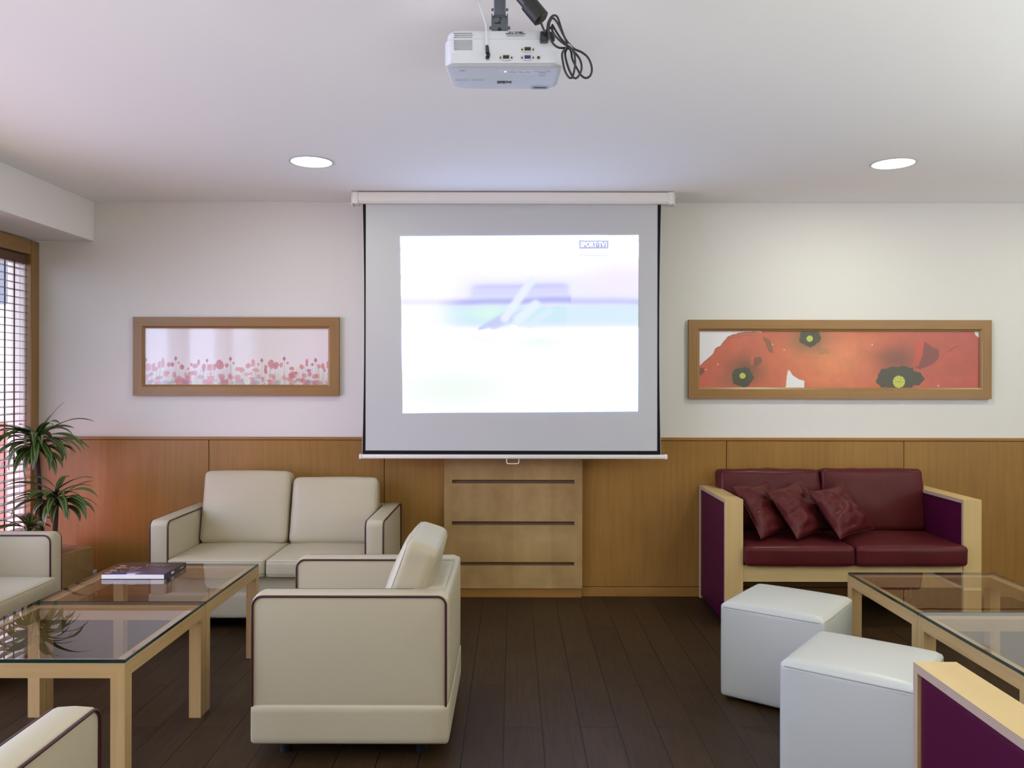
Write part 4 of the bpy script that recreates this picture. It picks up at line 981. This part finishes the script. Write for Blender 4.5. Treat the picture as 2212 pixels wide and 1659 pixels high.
def pillow(label, BL, BR, TR, TL, T, seed):
    c = (Vector(BL) + Vector(BR) + Vector(TR) + Vector(TL)) / 4
    P = [Vector(p) - c for p in (BL, BR, TR, TL)]
    nrm = (P[1] - P[0]).cross(P[3] - P[0]).normalized()
    n = 26; bm = NB(); top = {}; bot = {}
    for j in range(n + 1):
        for i in range(n + 1):
            u = -1 + 2 * i / n; v = -1 + 2 * j / n
            uu = u * (1 - 0.09 * (1 - v * v) * abs(u)); vv = v * (1 - 0.09 * (1 - u * u) * abs(v))
            a, b = (uu + 1) / 2, (vv + 1) / 2
            p = P[0] * (1 - a) * (1 - b) + P[1] * a * (1 - b) + P[2] * a * b + P[3] * (1 - a) * b
            th = T * ((1 - u * u) ** 0.55) * ((1 - v * v) ** 0.55)
            th *= 1.0 - 0.18 * v - 0.1 * u
            q_ = Vector((u * 2.2 + seed, v * 2.2, seed * 0.7))
            w = 0.020 * noise.noise(q_ * 1.3) + 0.010 * abs(noise.noise(Vector((u * 7 + seed, v * 3, 1)))) - 0.004
            cr = -0.020 * math.exp(-((v + 0.72) / 0.07) ** 2 - ((u + 0.45) / 0.35) ** 2) - 0.016 * math.exp(-((v - 0.05 - 0.2 * u) / 0.06) ** 2 - ((u + 0.7) / 0.3) ** 2) - 0.02 * math.exp(-((u + v - 0.55) / 0.10) ** 2 - ((u - v + 0.2) / 0.5) ** 2)
            ed = (1 - u ** 4) * (1 - v ** 4)
            top[i, j] = bm.verts.new(p + nrm * (th + (w + cr) * ed))
            bot[i, j] = top[i, j] if i in (0, n) or j in (0, n) else bm.verts.new(p - nrm * th * 0.9)
    for j in range(n):
        for i in range(n):
            bm.faces.new((top[i, j], top[i + 1, j], top[i + 1, j + 1], top[i, j + 1]))
            bm.faces.new((bot[i, j], bot[i, j + 1], bot[i + 1, j + 1], bot[i + 1, j]))
    rim = [top[i, 0].co.copy() for i in range(n)] + [top[n, j].co.copy() for j in range(n)] + [top[i, n].co.copy() for i in range(n, 0, -1)] + [top[0, j].co.copy() for j in range(n, 0, -1)]
    tube(bm, rim, 0.0026, 6, closed=True)
    o = obj('throw_pillow', bm, M['burgundy'], None, angle=70); o.location = c
    return tag(o, label, 'pillow', 'leather pillows on the burgundy sofa')
base = [(1.790, 4.56, 0.478), (2.11, 4.83, 0.487), (1.945, 4.905, 0.752), (1.650, 4.655, 0.728)]
for i, (dx, dy, dz, lab) in enumerate(((-0.415, 0.005, 0.0, 'burgundy leather pillow half hidden behind the timber arm'), (-0.215, 0.0, 0.0, 'middle burgundy leather pillow of the three'), (0.022, 0.0, 0.0, 'rightmost burgundy leather pillow, front of the three'))):
    P = [Vector(p) + Vector((dx, dy, dz)) for p in base]
    if i == 0: P[3] += Vector((0.012, 0.02, 0.03)); P[2] += Vector((-0.02, -0.01, 0.0))
    if i == 1: P[2] += Vector((-0.015, 0, 0.02)); P[3] += Vector((-0.005, 0, 0.0))
    if i == 2: P[1] += Vector((-0.01, 0, 0.0))
    pillow(lab, *P, 0.060, 3.3 * i + 1)

# ------------------------------------------------------------------ cube pouffes
def pouffe(label, x, y, rz):
    t = thing('pouffe', label, 'pouffe', (x, y, 0), rz, 'white cube pouffes')
    h_ = 0.216
    bm = NB(); soft_box(bm, (-h_, -h_, 0.012), (h_, h_, 0.405), 0.016, 14, (0.007, 0.007, 0.0)); obj('side_cover', bm, M['white_leather'], t, angle=60)
    bm = NB(); soft_box(bm, (-h_ - 0.001, -h_ - 0.001, 0.352), (h_ + 0.001, h_ + 0.001, 0.412), 0.03, 14, (0.0, 0.0, 0.014))
    sp0 = obj('seat_pad', bm, M['white_leather'], t, angle=60)
    bm = NB(); tube(bm, [(a, b, 0.391) for a, b in rrect(2 * h_ + 0.0008, 2 * h_ + 0.0008, 0.026, 6)], 0.0015, 6, closed=True); obj('seam', bm, M['seam'], sp0, angle=60)
    for sx_ in (-1, 1):
        for sy_ in (-1, 1):
            bm = NB(); cyl(bm, (sx_ * 0.17, sy_ * 0.17, 0), (sx_ * 0.17, sy_ * 0.17, 0.014), 0.02, n=12); obj('glide', bm, M['black'], t)
    return t
pouffe('white leather cube pouffe nearer the burgundy sofa', 1.186, 3.556, math.radians(-36.8))
pouffe('white leather cube pouffe closest to the viewer, beside the timber armchair', 1.2035, 2.829, math.radians(-37))

# ------------------------------------------------------------------ potted plant
PLX, PLY = -2.72, 4.78
pt = thing('potted_plant', 'tall striped-leaf dracaena in a wooden box in the left corner', 'plant', (PLX, PLY, 0))
bm = NB(); R = Matrix.Rotation(math.radians(-17.8), 3, 'Z')
hb = 0.18; zpt = 0.36
o4 = [R @ Vector((sx_ * hb, sy_ * hb, 0)) for sx_, sy_ in ((-1, -1), (1, -1), (1, 1), (-1, 1))]; i4 = [p * (1 - 0.016 / hb) for p in o4]
up = lambda L_, z: [p + Vector((0, 0, z)) for p in L_]
ring_loft(bm, [up(o4, 0.0), up(o4, zpt), up(i4, zpt), up(i4, zpt - 0.10)], True, True)
pb = obj('planter_box', bm, M['planter'], pt, angle=None)
bm = NB()
g = 14; vv = {}
for i in range(g + 1):
    for j in range(g + 1):
        p = R @ Vector(((-1 + 2 * i / g) * (hb - 0.017), (-1 + 2 * j / g) * (hb - 0.017), 0)); p.z = zpt - 0.05 + 0.012 * noise.noise(p * 14); vv[i, j] = bm.verts.new(p)
for i in range(g):
    for j in range(g): bm.faces.new((vv[i, j], vv[i + 1, j], vv[i + 1, j + 1], vv[i, j + 1]))
obj('soil', bm, M['soil'], pt)
def leaf(bm, uvl, o, az, el, L_, W_, droop, twist=0.0):
    nseg = 14; p = Vector(o); pitch = el; prev = None
    for i in range(nseg + 1):
        t_ = i / nseg
        d = Vector((math.cos(az) * math.cos(pitch), math.sin(az) * math.cos(pitch), math.sin(pitch)))
        side = Vector((-math.sin(az), math.cos(az), 0)); nrm = side.cross(d).normalized() * -1
        tw = twist * t_; side2 = side * math.cos(tw) + nrm * math.sin(tw)
        w = W_ * (0.35 + 0.65 * min(1, t_ / 0.25)) * (1 - max(0, (t_ - 0.45) / 0.55) ** 1.8) * 0.5 + 0.0004
        row = [bm.verts.new(p + side2 * (w * k_) - nrm * (-0.22 * w * abs(k_))) for k_ in (-1, -0.5, 0, 0.5, 1)]
        if prev:
            for a in range(4):
                f = bm.faces.new((prev[a], prev[a + 1], row[a + 1], row[a]))
                for lp, uvv in zip(f.loops, ((a / 4, t_), ((a + 1) / 4, t_), ((a + 1) / 4, t_), (a / 4, t_))): lp[uvl].uv = uvv
        prev = row
        p = p + d * (L_ / nseg)
        pitch -= droop * (0.35 + 1.3 * t_) / nseg
def crown(c, specs, nrand, L_, seed, elr=(0.1, 1.1)):
    rs = random.Random(seed); bm = NB(); uvl = bm.loops.layers.uv.new('UVMap')
    for az, el, l_, w, dr in specs:
        leaf(bm, uvl, Vector(c) + Vector((0, 0, rs.uniform(-0.03, 0.03))), math.radians(az), math.radians(el), l_, w, math.radians(dr), rs.uniform(-0.6, 0.6))
    for i in range(nrand):
        t_ = i / nrand; az = i * 2.399 + rs.uniform(-0.3, 0.3)
        leaf(bm, uvl, Vector(c) + Vector((0, 0, -0.05 + 0.10 * t_)), az, rs.uniform(*elr) * (0.35 + 0.75 * t_), L_ * rs.uniform(0.75, 1.1) * (1 - 0.30 * max(0, -math.cos(az))), rs.uniform(0.034, 0.046), rs.uniform(1.3, 2.5) * (1.25 - 0.5 * t_), rs.uniform(-0.7, 0.7))
    o = obj('leaf_crown', bm, M['leaf'], pt, angle=None, recalc=False)
    for p_ in o.data.polygons: p_.use_smooth = True
def cane(pts, r):
    bm = NB(); P = catmull(pts, 5); tube(bm, P, [r * (1 - 0.2 * i / len(P)) for i in range(len(P))], 10); obj('cane', bm, M['cane'], pt)
c1 = (-0.045, 0.0, 0.985); c2 = (0.085, -0.02, 0.665); c3 = (-0.03, -0.10, 0.50)
cane([(-0.02, 0.03, 0.30), (-0.035, 0.02, 0.6), (-0.04, 0.005, 0.85), c1], 0.017)
cane([(0.06, -0.02, 0.30), (0.075, -0.02, 0.45), c2], 0.016)
cane([(-0.03, -0.07, 0.30), (-0.035, -0.09, 0.40), c3], 0.014)
crown(c1, [(0, 44, 0.38, 0.042, 75), (-10, 22, 0.35, 0.040, 95), (10, 64, 0.28, 0.038, 25), (60, 75, 0.24, 0.036, 40), (-20, 8, 0.30, 0.040, 110), (215, 40, 0.30, 0.044, 95), (235, 28, 0.32, 0.044, 90), (200, 55, 0.20, 0.040, 60), (-60, 30, 0.30, 0.046, 150), (-100, 10, 0.30, 0.048, 140), (-40, -5, 0.29, 0.046, 110), (-120, 35, 0.28, 0.046, 140), (225, 5, 0.28, 0.046, 110), (5, 30, 0.33, 0.034, 95), (-95, -10, 0.24, 0.046, 80), (-65, -20, 0.26, 0.048, 70), (-20, -25, 0.24, 0.046, 70), (-130, -15, 0.25, 0.046, 70), (-75, 45, 0.26, 0.044, 120), (-30, 55, 0.28, 0.040, 90), (20, 10, 0.26, 0.042, 120), (245, 48, 0.26, 0.044, 80)], 30, 0.26, 5)
crown(c2, [(-5, 42, 0.29, 0.034, 110), (-25, 30, 0.29, 0.046, 110), (0, 24, 0.27, 0.040, 95), (205, 35, 0.28, 0.042, 70), (225, 12, 0.30, 0.044, 60), (-50, 20, 0.28, 0.050, 120), (-80, 10, 0.26, 0.050, 130), (30, 50, 0.24, 0.036, 60), (-130, 25, 0.28, 0.044, 110), (-15, 5, 0.26, 0.048, 100), (-100, 40, 0.26, 0.046, 100), (240, 30, 0.28, 0.044, 70)], 22, 0.24, 8)
crown(c3, [(210, 35, 0.24, 0.042, 60), (230, 20, 0.25, 0.042, 80), (-10, 20, 0.26, 0.040, 120), (-40, 40, 0.24, 0.042, 80), (200, 55, 0.18, 0.036, 60)], 10, 0.20, 12)

# small white plug on the panelling
wp = thing('cable_outlet', 'tiny white cable plug low on the panelling beside the planter', 'plug', (-2.615, 5.17, 0.152))
bm = NB(); box(bm, (-0.009, -0.024, -0.011), (0.009, -0.0005, 0.011), 0.003, 2); obj('plug_body', bm, M['white_plastic'], wp)
bm = NB(); tube(bm, catmull([(-0.003, -0.014, -0.010), (-0.004, -0.016, -0.05), (0.002, -0.014, -0.10), (0.010, -0.012, -0.148)], 4), 0.0018, 6); obj('lead', bm, M['case'], wp)

# ================================================================== LIGHT
wd = bpy.data.worlds.new('daylight'); SC.world = wd; wd.use_nodes = True
bg = wd.node_tree.nodes['Background']; bg.inputs['Color'].default_value = (0.72, 0.78, 1.0, 1); bg.inputs['Strength'].default_value = 4.0
# daylight through the left windows
area('daylight_left', (-3.5, 2.2, 1.45), (0, math.radians(-66), 0), 2.0, 3.6, 150, (0.50, 0.57, 1.0), spread=math.radians(150))
# added lamp in place of terrace bounce, tinted to correct the left ceiling
area('ceiling_fill_left', (-3.9, 2.6, 0.15), (0, math.radians(-125), 0), 1.0, 4.2, 50, (0.98, 1.0, 0.80))
# glow of the red terrace wall through the lower part of the windows
area('red_terrace_glow', (-3.7, 3.4, 0.45), (0, math.radians(-90), math.radians(35)), 0.8, 2.0, 13, (1.0, 0.10, 0.24), spread=math.radians(72))
# unseen fill lamps added behind the viewer and at the right to brighten the ceiling
area('ceiling_fill_rear', (0.3, -0.9, 0.75), (math.radians(168), 0, 0), 3.0, 0.6, 135, (0.95, 1.0, 0.96), spread=math.radians(150))
area('ceiling_fill_right', (3.6, 1.2, 0.65), (PI, 0, 0), 0.5, 2.0, 112, (0.93, 1.0, 0.95), spread=math.radians(150))
# downlights
for x, y, p in ((-1.038, 4.237, 5), (1.96, 4.25, 12), (-1.038, 2.05, 5), (1.96, 2.05, 3.0), (-1.038, -0.1, 4), (3.7, 4.25, 8), (3.7, 2.05, 7)):
    a = area('downlight_lamp', (x, y, ZC - 0.006), (0, 0, 0), 0.19, 0.19, p, (0.96, 1.0, 0.78), 'DISK')
# warm wall lamp on the right wall, out of frame
l = bpy.data.lights.new('wall_lamp', 'POINT'); l.energy = 30; l.color = (1.0, 0.74, 0.42); l.shadow_soft_size = 0.14
o = bpy.data.objects.new('wall_lamp', l); COL.objects.link(o); o.location = (4.15, -0.6, 1.31)

# ================================================================== CAMERA
cam = bpy.data.cameras.new('camera'); cam.sensor_width = 36; cam.lens = 1780 / 2212 * 36
cam.shift_x = -2 / 2212; cam.shift_y = -6.5 / 2212; cam.clip_start = 0.02
co_ = bpy.data.objects.new('camera', cam); COL.objects.link(co_)
co_.matrix_world = Matrix.Translation((0, 0, 1.35)) @ Matrix.Rotation(PI / 2, 4, 'X') @ Matrix.Rotation(math.radians(0.10), 4, 'Z')
SC.camera = co_
SC.view_settings.view_transform = 'Standard'; SC.view_settings.look = 'None'; SC.view_settings.exposure = -0.2; SC.view_settings.gamma = 1.0
SC.view_settings.use_curve_mapping = False
SC.cycles.use_denoising = True
SC.cycles.max_bounces = 10; SC.cycles.diffuse_bounces = 6; SC.cycles.transparent_max_bounces = 24
SC.cycles.sample_clamp_indirect = 4.0
